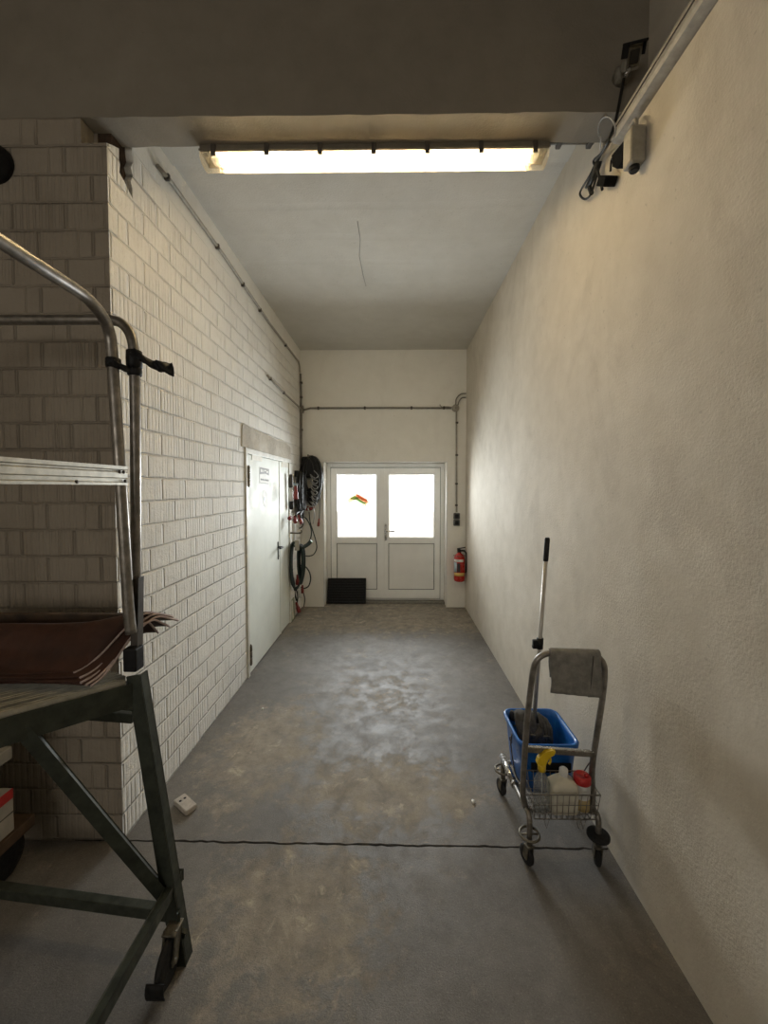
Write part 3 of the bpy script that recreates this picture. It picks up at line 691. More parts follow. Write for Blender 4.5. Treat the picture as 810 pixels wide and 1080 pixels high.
# conduit feeding it from the right wall
cy_, cz_ = 2.055, 3.402
g = MB(); g.tube([V(LX1-.004, cy_, cz_), V(.985, cy_, cz_)], .0145, 12)
rt = g.build('conduit', M['conduit_d'], label='short dark conduit from the tube light to the right wall', cat='pipe')
for x in (.815, .965):
    g = MB(); g.box((x-.013, cy_-.022, cz_-.024), (x+.013, cy_+.022, cz_+.026), .005); g.build('pipe_clip', M['clip'], rt)
# ------------------------------------------------------------------ boxes and camera at the right end of the beam
g = MB()
tp = [(0, 3.222), (-.006, 3.222), (-.040, 3.232), (-.048, 3.245), (-.048, 3.285), (-.040, 3.298), (0, 3.298)]
g.prism([V(XR+a, -1.5, b) for a, b in tp], (0, YF-.005+1.5, 0))
rt = g.build('cable_trunking', M['conduit'], label='long pale cable trunking running along the top of the right wall', cat='cable duct')
g = MB(); g.box((XR-.0515, -1.5, 3.262), (XR-.047, YF-.006, 3.266), .0); g.build('cover_seam', M['clip'], rt)
def onR(px, py, d=.0): return aX(px, py, XR-d)
# grey sloping junction box
ja, jb = onR(669, 148), onR(657, 181)
g = MB(); g.box((XR-.062, 1.675, 3.012), (XR, 1.742, 3.155), .010); rt = g.build('junction_box', M['box_grey'], label='grey box with bent pipe on the right wall below the trunking', cat='junction box')
g = MB(); g.tube([V(XR-.03, 1.70, 3.15), V(XR-.03, 1.70, 3.185), V(XR-.03, 1.715, 3.20), V(XR-.03, 1.75, 3.203)], .007, 8, sub=3); g.build('inlet_pipe', M['box_grey'], rt)
g = MB(); g.lathe(V(XR-.03, 1.71, 2.992), [(.016, 0), (.020, .006), (.020, .022), (0, .022)], 12); g.build('cable_gland', M['black'], rt)
g = MB(); g.prism([onR(px, py, .058) for px, py in ((657.5, 149), (645, 164), (646, 176), (650.5, 178), (655.5, 171))], (.056, 0, 0))
g.build('power_adapter', M['matte'], label='black wedge shaped adapter box on the right wall beside the grey box', cat='adapter')
g = MB(); c = onR(640, 191, .03); g.box(c-V(.028, .045, .020), c+V(.028, .045, .020), .005, Matrix.Rotation(math.radians(38), 3, 'X'))
rt = g.build('cable_connector', M['matte'], label='small black cable connector hanging below the wedge adapter', cat='connector')
g = MB(); g.tube([c+V(0, -.03, .02), c+V(-.005, -.05, .06), onR(650, 174, .04)], .005, 8, sub=5); g.build('lead', M['cable'], rt)
g = MB(); g.tube([c+V(0, .04, -.01), onR(630, 179, .03), onR(626, 170, .03), onR(633, 163, .03)], .006, 8, sub=5); g.build('lead', M['cable'], rt)
# security camera / sensor head on the beam
cb = aY(653.5, 84, YF)
cam_t = empty('security_camera', cb, 'small grey security camera with black hood mounted on the beam above the trunking', 'camera')
g = MB(); g.lathe(cb, [(.034, 0), (.034, .030), (.028, .042), (0, .044)], 16, axis=(0, -1, 0)); g.box(cb+V(-.030, -.034, -.03), cb+V(.030, 0, .03), .01); g.build('mount', M['box_grey'], cam_t)
h0 = aY(667, 60, YF-.10)
g = MB(); g.tube([cb+V(.005, -.03, .01), cb+V(.02, -.07, .025), h0+V(-.015, .02, -.055), h0+V(-.005, .012, -.03)], .009, 10, sub=4); g.build('bracket_arm', M['chrome'], cam_t)
rotc = Matrix.Rotation(math.radians(-13), 3, 'Y') @ Matrix.Rotation(math.radians(42), 3, 'X')
def hc(x, y, z): return h0 + rotc @ V(x, y, z)
def hbox(lo, hi, bev, m, name):
    lo = [q*.70 for q in lo]; hi = [q*.70 for q in hi]; bev *= .7
    g = MB(); g.box(V(*lo)+h0, V(*hi)+h0, bev, rotc, h0); return g.build(name, m, cam_t)
hbox((-.048, -.016, -.060), (.048, .030, .060), .008, M['box_grey'], 'camera_body')
hbox((-.040, -.020, -.046), (.040, -.014, .044), .003, M['hinge'], 'glass_bezel')
hbox((-.028, -.0225, -.032), (.028, -.018, .030), .003, M['lens'], 'lens_window')
hbox((-.055, -.050, .052), (.055, .034, .066), .004, M['black'], 'sun_shield')
for s in (-1, 1): hbox((s*.052-.004, -.036, .0), (s*.052+.004, .03, .060), .003, M['black'], 'shield_side')
cpts = [cb+V(.0, -.034, -.028), aY(653, 110, YF-.03), aY(648, 132, YF-.03), onR(641, 150, .06), onR(632, 166, .03), onR(625, 183, .02), onR(618, 198, .02)]
g = MB(); g.tube(cpts, .0065, 8, sub=6); g.build('cable', M['cable'], label='black cable hanging from the camera mount down to the wall', cat='cable')
g = MB(); g.tube([onR(632, 164, .02), onR(622, 185, .025), onR(613, 200, .02), onR(612, 206, .02), onR(617, 210, .02), onR(623, 205, .02), onR(628, 190, .02), onR(634, 170, .02)], .0055, 8, sub=6)
g.tube([onR(631, 170, .03), onR(626, 186, .035), onR(622, 196, .03), onR(624, 204, .03)], .011, 8, sub=5)
g.build('cable_loop', M['cable'], label='black and grey cable loop hanging at the end of the light conduit', cat='cable')
g = MB(); g.tube([onR(633, 158, .04)]+[aX(640+9*math.cos(a), 137+14*math.sin(a), XR-.07) for a in [PI*.75+i*PI/8 for i in range(13)]], .0035, 6, sub=4)
g.build('cable', M['greycable'], label='thin pale cable arching in front of the beam beside the black cable', cat='cable')
# dark round lamp at the left edge of the front wall
pL = aY(-4, 175, YF)
g = MB(); g.lathe(pL, [(.085, 0), (.085, .02), (.078, .045), (.060, .075), (.032, .098), (0, .106)], 24, axis=(0, -1, 0)); rt = g.build('dome_fixture', M['black'], label='black round dome fixed high on the dark front wall', cat='fixture')
g = MB(); g.lathe(pL+V(0, -.104, 0), [(.012, 0), (.010, .008), (0, .010)], 12, axis=(0, -1, 0)); g.build('centre_screw', M['hinge'], rt)

# ------------------------------------------------------------------ cables hanging in the back left corner
def coil(c, w, h, n, jitter, ax='x', depth=.05, r0=0):
    """loose hank of cable: n oval turns about c; ax: the horizontal axis it spreads along"""
    pts = []; steps = 22
    for i in range(n*steps+1):
        a = 2*PI*i/steps + r0; t = i/steps
        k = int(t)
        rr = random.Random(int(k*7+w*1000+h*333)); ww = w*(1+rr.uniform(-jitter, jitter)); hh = h*(1+rr.uniform(-jitter, jitter)); oz = rr.uniform(-jitter, jitter)*h*.25
        d = (rr.random()-.5)*depth
        u, v = ww/2*math.sin(a), hh/2*math.cos(a)+(h/2-hh/2)
        pts.append(c + (V(u, d, v+0*oz) if ax == 'x' else V(d, u, v)))
    return pts
def red_plug(p, d, L, r, parent=None, label=None, name='plug', cat=None):
    d = Vector(d).normalized(); g = MB(); r *= .78; L *= .9
    g.lathe(p, [(r*.45, 0), (r*.62, L*.1), (r*.7, L*.45), (r, L*.5), (r, L*.92), (r*.85, L), (0, L)], 16, axis=d)
    return g.build(name, M['redplug'], parent, label=label, cat=cat)
# A: big black hank on the back wall
A = V(-1.155, YB-.075, 1.80)
hk = empty('cable_hank', V(-1.155, YB-.06, 1.32), 'big black coiled power cable hung on the back wall beside the double door', 'cable')
g = MB(); g.tube(coil(A+V(.03, 0, .02), .22, .62, 11, .20, 'x', .10), .0115, 7); g.tube(coil(A+V(-.02, .01, .06), .20, .46, 6, .25, 'x', .08), .012, 7); g.build('cable', M['cable'], hk)
g = MB(); g.tube([V(-1.17, YB, 2.10), V(-1.17, YB-.14, 2.10), V(-1.17, YB-.15, 2.15)], .010, 8, sub=3); g.box((-1.21, YB-.008, 2.05), (-1.13, YB, 2.15), .003); g.build('wall_hook', M['hinge'], hk)
g = MB(); g.box((-1.275, YB-.11, 1.83), (-1.06, YB-.004, 2.125), .025); 
hb = g.build('cable_reel_box', M['black'], label='black plastic box on the back wall behind the big coiled cable', cat='box')
# B: light grey cable tangled over it
g = MB(); c = V(-1.085, YB-.155, 1.60)
pts = [V(-1.09, YB-.15, 1.93)]
for i in range(6):
    z = 1.86-i*.075
    pts += [c+V(.055-.005*i, R.uniform(-.015, .015), z-1.60), c+V(.01, R.uniform(-.02, .02), z-1.60-.035), c+V(-.055+.004*i, R.uniform(-.015, .015), z-1.60+.015), c+V(-.02, R.uniform(-.02, .02), z-1.60-.045)]
pts += [c+V(.0, 0, -.28), c+V(-.02, 0, -.40)]
g.tube(pts, .0065, 6, sub=4); g.build('cable', M['greycable'], label='light grey zigzag cable draped over the big black coil', cat='cable')
# C: cord with red plug at the right side of the hank
pC = aY(336.5, 549, YB-.05)
ct = empty('plug_cord', pC, 'single cord with small red plug hanging right of the big black coil', 'cable')
g = MB(); g.tube([V(-1.06, YB-.10, 2.09), aY(338, 492, YB-.06), aY(337.6, 515, YB-.05), aY(337.2, 535, YB-.05), pC+V(0, 0, .02)], .006, 7, sub=5); g.build('cord', M['cable'], ct)
red_plug(pC+V(0, 0, .03), (-.1, 0, -1), .125, .022, ct)
# D: red and white plug pair below the hank
pD = aY(325, 537, YB-.10)
ct = empty('plug_cord', pD, 'red and white plug dangling under the big black coil', 'cable')
g = MB(); g.tube([aY(331.5, 520, YB-.12), aY(332, 528, YB-.11), aY(330.5, 533, YB-.11), aY(330, 536, YB-.10)], .008, 7, sub=4); g.build('cord', M['cable'], ct)
red_plug(aY(331.5, 535, YB-.10), (-.75, 0, -.3), .085, .030, ct)
g = MB(); g.lathe(aY(326, 536.5, YB-.10), [(.026, 0), (.026, .02), (0, .022)], 14, axis=(-.75, 0, -.3)); g.build('plug_ring', M['white'], ct)
red_plug(aY(325, 534, YB-.10), (-.3, -.2, -.8), .07, .024, ct)
# E: black hank on the left wall with a red coupler
xe = XL+.075
hk = empty('cable_hank', aX(311, 545, xe), 'black coiled cable with red coupler hung on the left wall past the steel door', 'cable')
E_ = aX(312, 520, xe)
g = MB(); g.tube(coil(V(xe, 5.36, 1.62), .24, .54, 10, .3, 'y', .09), .013, 7); g.tube(coil(V(xe, 5.38, 1.68), .13, .40, 9, .3, 'y', .09), .013, 7); g.build('cable', M['cable'], hk)
g = MB(); g.box((XL, 5.28, 1.84), (XL+.05, 5.44, 1.92), .006); g.tube([V(XL, 5.36, 1.88), V(XL+.13, 5.36, 1.88), V(XL+.14, 5.36, 1.92)], .010, 8, sub=3); g.build('wall_hook', M['black'], hk)
red_plug(aX(312, 511.5, XL+.15), (.0, -.04, -1), .19, .036, hk, name='coupler')
g = MB(); p = aX(312, 511.5, XL+.15); g.lathe(p+V(0, 0, .0), [(.022, -.01), (.026, .0), (.026, .02), (0, .022)], 14); g.build('coupler_cap', M['bluegrey'], hk)
# F: white tubular hand lamp
xf = XL+.045
a, b = aX(306.5, 500, xf), aX(307.6, 541, xf)
hl = empty('hand_lamp', b, 'slim white tubular hand lamp with dark ends hanging beside the steel door', 'lamp')
g = MB(); ax_ = (b-a).normalized(); L = (b-a).length
g.lathe(a+ax_*.16, [(.024, 0), (.024, L-.30), (0, L-.30)], 16, axis=ax_); g.build('lamp_tube', M['white'], hl)
g = MB(); g.lathe(a, [(.0, 0), (.018, .004), (.022, .03), (.026, .06), (.026, .165), (0, .166)], 16, axis=ax_); g.build('handle', M['clip'], hl)
g = MB(); g.lathe(a+ax_*(L-.145), [(.027, 0), (.028, .07), (.02, .10), (0, .10)], 16, axis=ax_); g.build('end_cap', M['black'], hl)
# G: plug cluster below the left hank
pG = aX(311, 547, XL+.10)
ct = empty('plug_cord', pG, 'dark red plugs bunched under the coiled cable on the left wall', 'cable')
g = MB(); g.tube([V(xe, 5.34, 1.38), pG+V(.01, .05, .06), pG+V(0, .02, .01)], .010, 7, sub=4); g.tube([V(xe+.01, 5.42, 1.40), pG+V(.05, .10, .05), pG+V(.05, .06, -.02)], .009, 7, sub=4); g.build('cord', M['cable'], ct)
red_plug(pG+V(-.01, .02, .03), (.2, -.5, -.5), .12, .032, ct); red_plug(pG+V(.03, .06, .04), (.3, .1, -.9), .13, .032, ct); red_plug(pG+V(-.03, -.03, .02), (-.1, -.6, -.1), .09, .030, ct)
# H: thin loose loops of dark green cable
def px_tube(pts, Y, r, sub=6, closed=False):
    g = MB(); g.tube([aY(p[0], p[1], Y+(p[2] if len(p) > 2 else 0)) for p in pts], r, 7, sub=sub, closed=closed); return g
Yh = 5.50
g = px_tube([(312, 546), (308.5, 555), (307.5, 564), (310, 571), (315, 575), (321, 575), (326.5, 570), (328.5, 562), (327, 554), (323, 547), (318, 544)], Yh, .0085)
g.build('cable_loop', M['greencable'], label='thin dark green cable loop hanging above the thick green coil', cat='cable')
g = px_tube([(326, 540), (327, 550), (330, 560), (333, 570), (334, 578), (331, 584.5), (326, 586.5), (321, 586)], YB-.05, .0075)
g.build('cable_loop', M['greencable'], label='dark cord curving out to the right beside the door frame', cat='cable')
g = px_tube([(311.5, 528, -.06), (312.5, 538, -.05), (313, 543, -.02), (312, 549), (312.5, 554), (316, 557), (319.5, 554), (320, 548), (317, 544)], Yh+.03, .008)
g.build('cable_loop', M['greencable'], label='small tight cable loop just under the red plugs', cat='cable')
# I: white bar behind the loops, an upright cover strip on the wall
g = MB(); a, b = aX(310.8, 547, XL+.02), aX(310.8, 575, XL+.02); g.box((XL, a.y-.03, b.z), (XL+.03, a.y+.03, a.z), .006); rt = g.build('lamp_tube', M['white'], label='white tubular bar behind the thin green cable loop', cat='lamp')
# J: thick dark green hank
hk = empty('cable_hank', aX(313, 640, XL+.1), 'thick dark green cable coil hanging low on the left wall', 'cable')
yj = aX(313, 600, XL+.09).y
g = MB()
for k in range(5):
    d = (k-2)*.012
    pts = [(307.5+k*.5, 574), (306.2+k*.4, 590), (306.4+k*.5, 606), (308+k*.6, 616), (311, 620+k*.6), (315.5, 617), (318.8-k*.3, 606), (319.6-k*.2, 590), (318.6-k*.4, 578), (313, 572.5+k*.4)]
    g.tube([aY(px, py, yj+d*2) for px, py in pts], .012, 7, closed=True, sub=4)
for k in range(4):
    pts = [(314.5+k*.6, 577), (314+k*.7, 592), (315+k*.6, 606), (317.5, 613+k), (320.5, 606), (321.5-k*.3, 592), (320.5-k*.3, 579), (317.5, 574.5+k*.5)]
    g.tube([aY(px, py, yj-.02+k*.02) for px, py in pts], .012, 7, closed=True, sub=4)
g.tube([aY(px, py, yj-.04) for px, py in ((308, 573), (312, 577), (318, 578), (324, 575), (328.5, 570.5))], [.012, .014, .020, .022], 9, sub=4)
g.build('cable', M['greencable'], hk)
g = MB(); g.tube([V(XL, yj, 1.13), V(XL+.14, yj, 1.13), V(XL+.15, yj, 1.17)], .010, 8, sub=3); g.build('wall_hook', M['hinge'], hk)
g = MB(); g.box(aY(313.5, 575.5, yj-.07)-V(.028, .02, .06), aY(313.5, 575.5, yj-.07)+V(.028, .02, .07), .01); g.build('coupler', M['box_grey'], hk)
# K: lower loop, going round to the right
g = px_tube([(309, 603), (313, 598), (318, 596.5), (323, 598.5), (326.5, 604), (327.6, 611), (325.5, 618), (321, 620.5), (317, 619.5)], 5.42, .009)
g.build('cable_loop', M['greencable'], label='dark green cable loop bulging right of the thick low coil', cat='cable')
# L: red plugs under the green hank
ct = empty('plug_cord', aX(314, 648, XL+.10), 'red plugs with white collar hanging lowest by the floor at the corner', 'cable')
yl = 5.27
def P_(px, py, dy=0): return aY(px, py, yl+dy)
red_plug(P_(314, 606), V(.01, 0, -1), .15, .038, ct)
g = MB(); g.lathe(P_(315, 616.5), [(.020, 0), (.028, .02), (.028, .05), (0, .052)], 14, axis=(0, 0, -1)); g.build('plug_ring', M['white'], ct)
red_plug(P_(319, 617), V(-.01, 0, -1), .12, .026, ct)
g = MB(); g.tube([P_(310.5, 618), P_(311, 626), P_(313, 634)], .010, 7, sub=4); g.tube([P_(312, 620), P_(314, 628), P_(313.5, 636)], .008, 7, sub=4); g.tube([P_(320, 625), P_(321.5, 632), P_(320.5, 640, .1)], .007, 7, sub=4); g.build('cord', M['cable'], ct)
g = MB(); g.lathe(P_(316, 622), [(.02, 0), (.024, .02), (.024, .10), (0, .102)], 14, axis=(0, 0, -1)); g.build('plug_collar', M['white'], ct)
red_plug(P_(312.5, 635), V(.28, 0, -1), .16, .034, ct)
# M: small board leaning on the wall under the plugs
g = MB(); g.box((XL+.004, 5.03, 0), (XL+.022, 5.19, .27), .003, Matrix.Rotation(math.radians(-3), 3, 'Y'), (XL+.004, 5.1, 0)); rt = g.build('board', M['moss'], label='small mossy green board leaning at the foot of the left wall', cat='board')
g = MB(); g.box((XL+.02, 5.05, .02), (XL+.026, 5.10, .25), .002, Matrix.Rotation(math.radians(-3), 3, 'Y'), (XL+.004, 5.1, 0)); g.build('strip', M['cream'], rt)
# ------------------------------------------------------------------ rolling work platform on the left
wp = empty('work_platform', (-.95, 1.40, 0), 'dark green rolling steel work platform with tubular guard rails at the left', 'platform')
gs = M['greensteel']
A0 = V(-.935, 1.415, 1.0); A1 = V(-1.12, 1.11, 1.045)
dirE = (A1-A0); far_end = A0+dirE*2.1
leftv = V(-.62, .066, 0).normalized()
def P_(px, py, Y=1.41): return aY(px, py, Y)
# right far leg
foot = aY(193, 1012, 1.385); topl = V(-.925, 1.42, 1.03)
def leg(a, b):
    g = MB(); d = (b-a).normalized()
    g.bar(a, b, .046, .006, (0, 1, 0)); x = d.cross(V(0, 1, 0)).normalized()
    g.bar(a+x*-.0+V(0, 0, 0), b, .006, .046, (0, 1, 0)); g.bm.clear()
    # angle iron: two flanges
    g.bar(a+V(.020, .0, 0), b+V(.020, .0, 0), .006, .046, (0, 1, 0), .001); g.bar(a+V(0, -.021, 0), b+V(0, -.021, 0), .046, .006, (0, 1, 0), .001)
    return g.build('leg', gs, wp)
leg(foot, topl)
leg(foot+leftv*.92+V(0, 0, 0), topl+leftv*.72)
nfoot = V(-.80, .72, .09); leg(nfoot, far_end+V(.0, .0, -.03)); leg(nfoot+leftv*.92, far_end+leftv*.6+V(0, 0, -.03))
# deck: edge beams and aluminium planks
g = MB(); g.bar(A0+V(0, 0, -.038), far_end+V(0, 0, -.038), .04, .075, (0, 0, 1), .003); g.build('deck_beam', gs, wp)
g = MB(); g.bar(A0+V(0, 0, -.10)+V(.0, .0, -.028), A0+leftv*.85+V(0, 0, -.128), .03, .035, (0, 0, 1), .002); g.build('end_rail', gs, wp)
g = MB(); q = dirE.normalized()
g.prism([A0+V(.012, 0, -.01), A0+q*.10+V(0, 0, -.06), V(-.925, 1.40, .90), V(-.895, 1.40, .90)], V(-.006, .006, 0)); g.build('gusset_plate', gs, wp)
nrm = dirE.cross(leftv).normalized(); nrm = nrm if nrm.z > 0 else -nrm
side = leftv - dirE.normalized()*leftv.dot(dirE.normalized()); side.normalize()
g = MB(); o = A0+side*.26-nrm*.022; g.bar(o+dirE*.03, o+dirE*2.04, .50, .012, nrm, .001); g.build('gap_shade_sheet', M['black'], wp)  # black sheet added so the gaps between planks read as shade
for k in range(9):
    o = A0 + side*(.010+k*.056)
    g = MB(); a = o+dirE*(.09 if k == 0 else .02); b = o+dirE*2.05
    g.bar(a+nrm*.0, b+nrm*.0, .036, .022, nrm, .003)
    for j in (-.010, .010): g.bar(a+side*j+nrm*.0125, b+side*j+nrm*.0125, .006, .004, nrm, .001)
    g.build('deck_plank', M['alu'], wp)
# lower rails and diagonals
lo = aY(180, 952, 1.40)
g = MB(); hb = aY(183, 963, 1.40); g.bar(hb, hb+leftv*.90, .035, .040, (0, 0, 1), .003); g.build('lower_rail', gs, wp)
ra, rb = aX(189, 922, -.795), aX(97, 1086, -.795)
g = MB(); g.bar(ra, ra+(rb-ra)*1.75, .028, .036, (0, 0, 1), .003); g.build('lower_rail', gs, wp)
da, db = aY(176, 948, 1.38), A0+dirE*.86+V(.0, 0, -.05)
g = MB(); g.bar(da, db, .034, .030, (0, 0, 1), .003); g.build('diagonal_brace', gs, wp)
# castor with its arm
wc = V(-.772, 1.318, .075)
cst = MB(); cst.bar(aY(188, 962, 1.385), wc+V(.012, .045, .10), .034, .008, (0, 1, 0), .002); cst.bar(aY(192, 990, 1.385), wc+V(.03, .05, .05), .016, .008, (0, 1, 0), .002)
ct = cst.build('castor', gs, wp)
g = MB(); g.lathe(wc-V(.013, 0, 0), [(.040, 0), (.066, .002), (.074, .007), (.074, .019), (.066, .024), (.040, .026)], 32, axis=(1, 0, 0)); g.build('wheel', M['rubber'], ct)
g = MB()
for s in (-1, 1): g.bar(wc+V(s*.020, .004, -.012), wc+V(s*.020, .03, .085), .004, .034, (0, 1, 0), .002)
g.box(wc+V(-.024, .0, .080), wc+V(.024, .060, .088), .002); g.tube([wc-V(.028, 0, 0), wc+V(.028, 0, 0)], .008, 10)
g.build('fork', M['hinge'], ct)
g = MB(); g.sheet([[wc+V(x, -.02-.062*math.sin(a), -.012+.058*math.cos(a)) for a in (1.1, 1.35, 1.6, 1.85, 2.1)] for x in (-.030, -.01, .01, .030)], .004); g.build('brake_pedal', M['black'], ct)
nc = V(-.80, .70, .0)
for dx in (0,): 
    g = MB(); g.lathe(V(-.83, .70, .085), [(.05, 0), (.085, .004), (.085, .028), (.05, .032)], 28, axis=(1, 0, 0)); c2 = g.build('castor', M['rubber'], wp)
# corner socket with grey post and black cap
g = MB(); a, b = aY(145.3, 609, 1.45), aY(144, 700, 1.45); g.bar(b, a, .026, .026, (0, 1, 0), .003); g.build('post_socket', M['clip'], wp)
g = MB(); c = aY(140.5, 694, 1.425); g.box(c-V(.026, .02, .045), c+V(.022, .03, .040), .006); g.build('corner_cap', M['black'], wp)
# guard rails
Yt = 1.41
pts = [P_(138.5, 668), P_(135.5, 640), P_(128, 520), P_(121, 415), P_(117.5, 365), aY(114.5, 348, 1.395), aY(109, 335.5, 1.365), aY(99, 322, 1.32), aY(85, 309, 1.265), aX(40, 280, -.955), aX(0, 254, -.95), V(-.95, .80, 2.30), V(-.95, .68, 2.30), V(-.95, .62, 2.26), V(-.96, .60, 2.15), far_end+V(.14, .0, .02)]
g = MB(); g.tube(pts, .0185, 14, sub=4); g.build('guard_rail', M['galv'], wp)
Y2 = 1.47
pts = [aY(143.5, 640, Y2), aY(143.2, 560, Y2), aY(142.6, 450, Y2), aY(141.8, 385, Y2), aY(140.2, 363, Y2), aY(135.5, 349, Y2), aY(127, 340.5, Y2), aY(116, 338, Y2), aY(90, 337.5, Y2), aY(0, 337.5, Y2), V(-1.70, Y2, 2.315), V(-1.78, Y2, 2.28), V(-1.80, Y2, 2.2), V(-1.80, Y2, 1.02)]
g = MB(); g.tube(pts, .0175, 14, sub=4); g.build('guard_rail', M['galv'], wp)
# aluminium mid board
xa = -.925
zt, zb_ = 1.772, 1.708
ya, yb = 1.385, .62
g = MB(); 
prof = [(0, zb_), (.006, zb_), (.006, zb_+.008), (.001, zb_+.011), (.001, zb_+.022), (.005, zb_+.025), (.005, zb_+.042), (.001, zb_+.046), (.001, zt-.014), (.007, zt-.011), (.007, zt), (-.018, zt), (-.018, zb_)]
g.prism([V(xa+a, yb, z) for a, z in prof], (0, ya-yb, 0)); mb_ = g.build('mid_rail_board', M['alu'], wp)
for yy, zz in ((1.365, 1.752), (1.372, 1.722), (1.345, 1.752), (1.16, 1.716)):
    g = MB(); g.lathe(V(xa+.004, yy, zz), [(.006, 0), (.006, .003), (0, .005)], 10, axis=(1, 0, 0)); g.build('screw', M['clip'], mb_)
# toe board across the far end
Yb = 1.575
g = MB(); a = aY(128, 659, Yb); 
g.bar(V(-1.035, Yb, 1.165), V(-1.86, Yb+.0, 1.165), .022, .066, (0, 0, 1), .002); g.build('toe_board', M['wood'], wp)
# strap tying the two rails together, with a fluttering end
st = empty('strap', aY(140, 385, 1.44), 'black tape strap tying the two guard rail tubes together with a loose end', 'strap')
def ring(px, py, Y, r, h, tilt=0):
    g = MB(); c = aY(px, py, Y); g.lathe(c-V(0, 0, h/2), [(r*.9, 0), (r, .003), (r*1.04, h*.5), (r, h-.003), (r*.9, h)], 16); return g
ring(119.5, 383, 1.41, .0235, .034).build('tape_wrap', M['black'], st)
ring(141.6, 379, Y2, .026, .062).build('tape_wrap', M['black'], st); 
ring(142, 392, Y2, .0235, .030).build('tape_wrap', M['black'], st)
def ribbon(pts, w, name):
    P = smooth([Vector(p) for p in pts], 5); n = len(P)
    G = [[p + V(0, .0, w[min(i*len(w)//n, len(w)-1)]*t) + V(0, .012*math.sin(i*.6+t*3), 0) for t in (-.5, -.2, .15, .5)] for i, p in enumerate(P)]
    g = MB(); g.sheet(G, .003); return g.build(name, M['black'], st)
ribbon([aY(116, 381, 1.385), aY(124, 385, 1.40), aY(133, 389, 1.43), aY(140, 390, 1.45)], [.024, .024], 'tape_bridge')
ribbon([aY(139, 370, Y2-.03), aY(147, 376, Y2-.035), aY(157, 382, Y2-.04), aY(166, 386, Y2-.03), aY(175, 387.5, Y2-.02), aY(182, 390, Y2-.01)], [.030, .03, .026, .028, .036, .040, .044], 'loose_end')
# folded tarpaulin over the deck: five layers
tz = empty('tarpaulin', V(-1.15, 1.40, 1.05), 'folded red brown tarpaulin with pale hems draped over the platform deck', 'tarpaulin')
def layer(k, off, xr_f, xr_r, xr_b, yfront, yback, drop):
    """profile runs front-low -> ridge -> back; right edge positions vary along it"""
    base = [(0, 1.058), (.13, 1.068), (.28, 1.10), (.45, 1.15), (.62, 1.188), (.75, 1.190), (.88, 1.165), (1, 1.14)]
    base = smooth([V(a, 0, b) for a, b in base], 3)
    NXc = 22; G = []
    for i in range(NXc+1):
        t = i/NXc; row = []
        for v in base:
            s = v.x
            xr_ = (xr_f*(1-s/.7)+xr_r*(s/.7)) if s < .7 else (xr_r*(1-(s-.7)/.3)+xr_b*(s-.7)/.3)
            x = xr_ + (-1.92-xr_)*t
            yb_ = yback + (1.50-yback)*min(1, max(0, (-1.0-x)/.10))
            y = yfront + (yb_-yfront)*s + .012*math.sin(x*9+k)*(1-s)
            z = v.z + off - (.040*t if s > .3 else .01*t) + .006*math.sin(x*11+k*1.3)*s*(1-s)*4 + drop*(s > .75)*(s-.75)
            row.append(V(x, y, z))
        G.append(row)
    g = MB(); g.sheet(G, .0045); o = g.build('tarp_layer', M['tarp'], tz)
    g = MB(); g.tube([p+V(.003, -.001, -.001) for p in G[0]], .0042, 6); g.build('hem', M['piping'], o)
layer(0, -.012, -1.000, -.945, -.955, 1.300, 1.60, -.06)
layer(1, -.004, -1.010, -.938, -.925, 1.297, 1.63, -.03)
layer(2, .004, -1.026, -.934, -.905, 1.294, 1.66, .0)
layer(3, .013, -1.040, -.940, -.915, 1.300, 1.64, .05)
layer(4, .021, -1.075, -.950, -.930, 1.310, 1.60, .10)

# carton and dolly behind the platform at the left edge
g = MB(); g.box((-2.1, 1.42, .255), (-1.602, 1.635, .435), .004); bx = g.build('carton', M['cardboard'], label='pale carton with a red print on the dolly at the far left', cat='box')
g = MB(); g.box((-1.603, 1.45, .395), (-1.6005, 1.632, .437), .0); g.build('red_print', M['redcap'], bx)
g = MB(); g.box((-1.603, 1.42, .335), (-1.6005, 1.635, .339), .0); g.build('carton_edge', M['clip'], bx)
g = MB(); g.box((-2.1, 1.42, .435), (-1.68, 1.635, .56), .01); g.build('storage_case', M['black'], label='black case stacked on the pale carton at the far left', cat='box')
g = MB(); g.box((-2.1, 1.40, .56), (-1.605, 1.64, .612), .004); g.build('plank', M['cardboard'], label='pale grey plank lying on top of the black case', cat='plank')
dl = empty('dolly', (-1.85, 1.55, .15), 'low dark wooden dolly on rubber wheels under the carton', 'dolly')
g = MB(); g.box((-2.15, 1.38, .205), (-1.590, 1.72, .253), .004); g.build('board', M['wood'], dl)
for x in (-1.70, -2.05):
    for y in (1.50, 1.66):
        g = MB(); g.lathe(V(x-.025, y, .10), [(.05, 0), (.09, .005), (.10, .015), (.10, .045), (.09, .055), (.05, .06)], 24, axis=(1, 0, 0)); g.box((x-.02, y-.02, .12), (x+.03, y+.02, .206), .002); g.build('wheel', M['rubber'], dl)

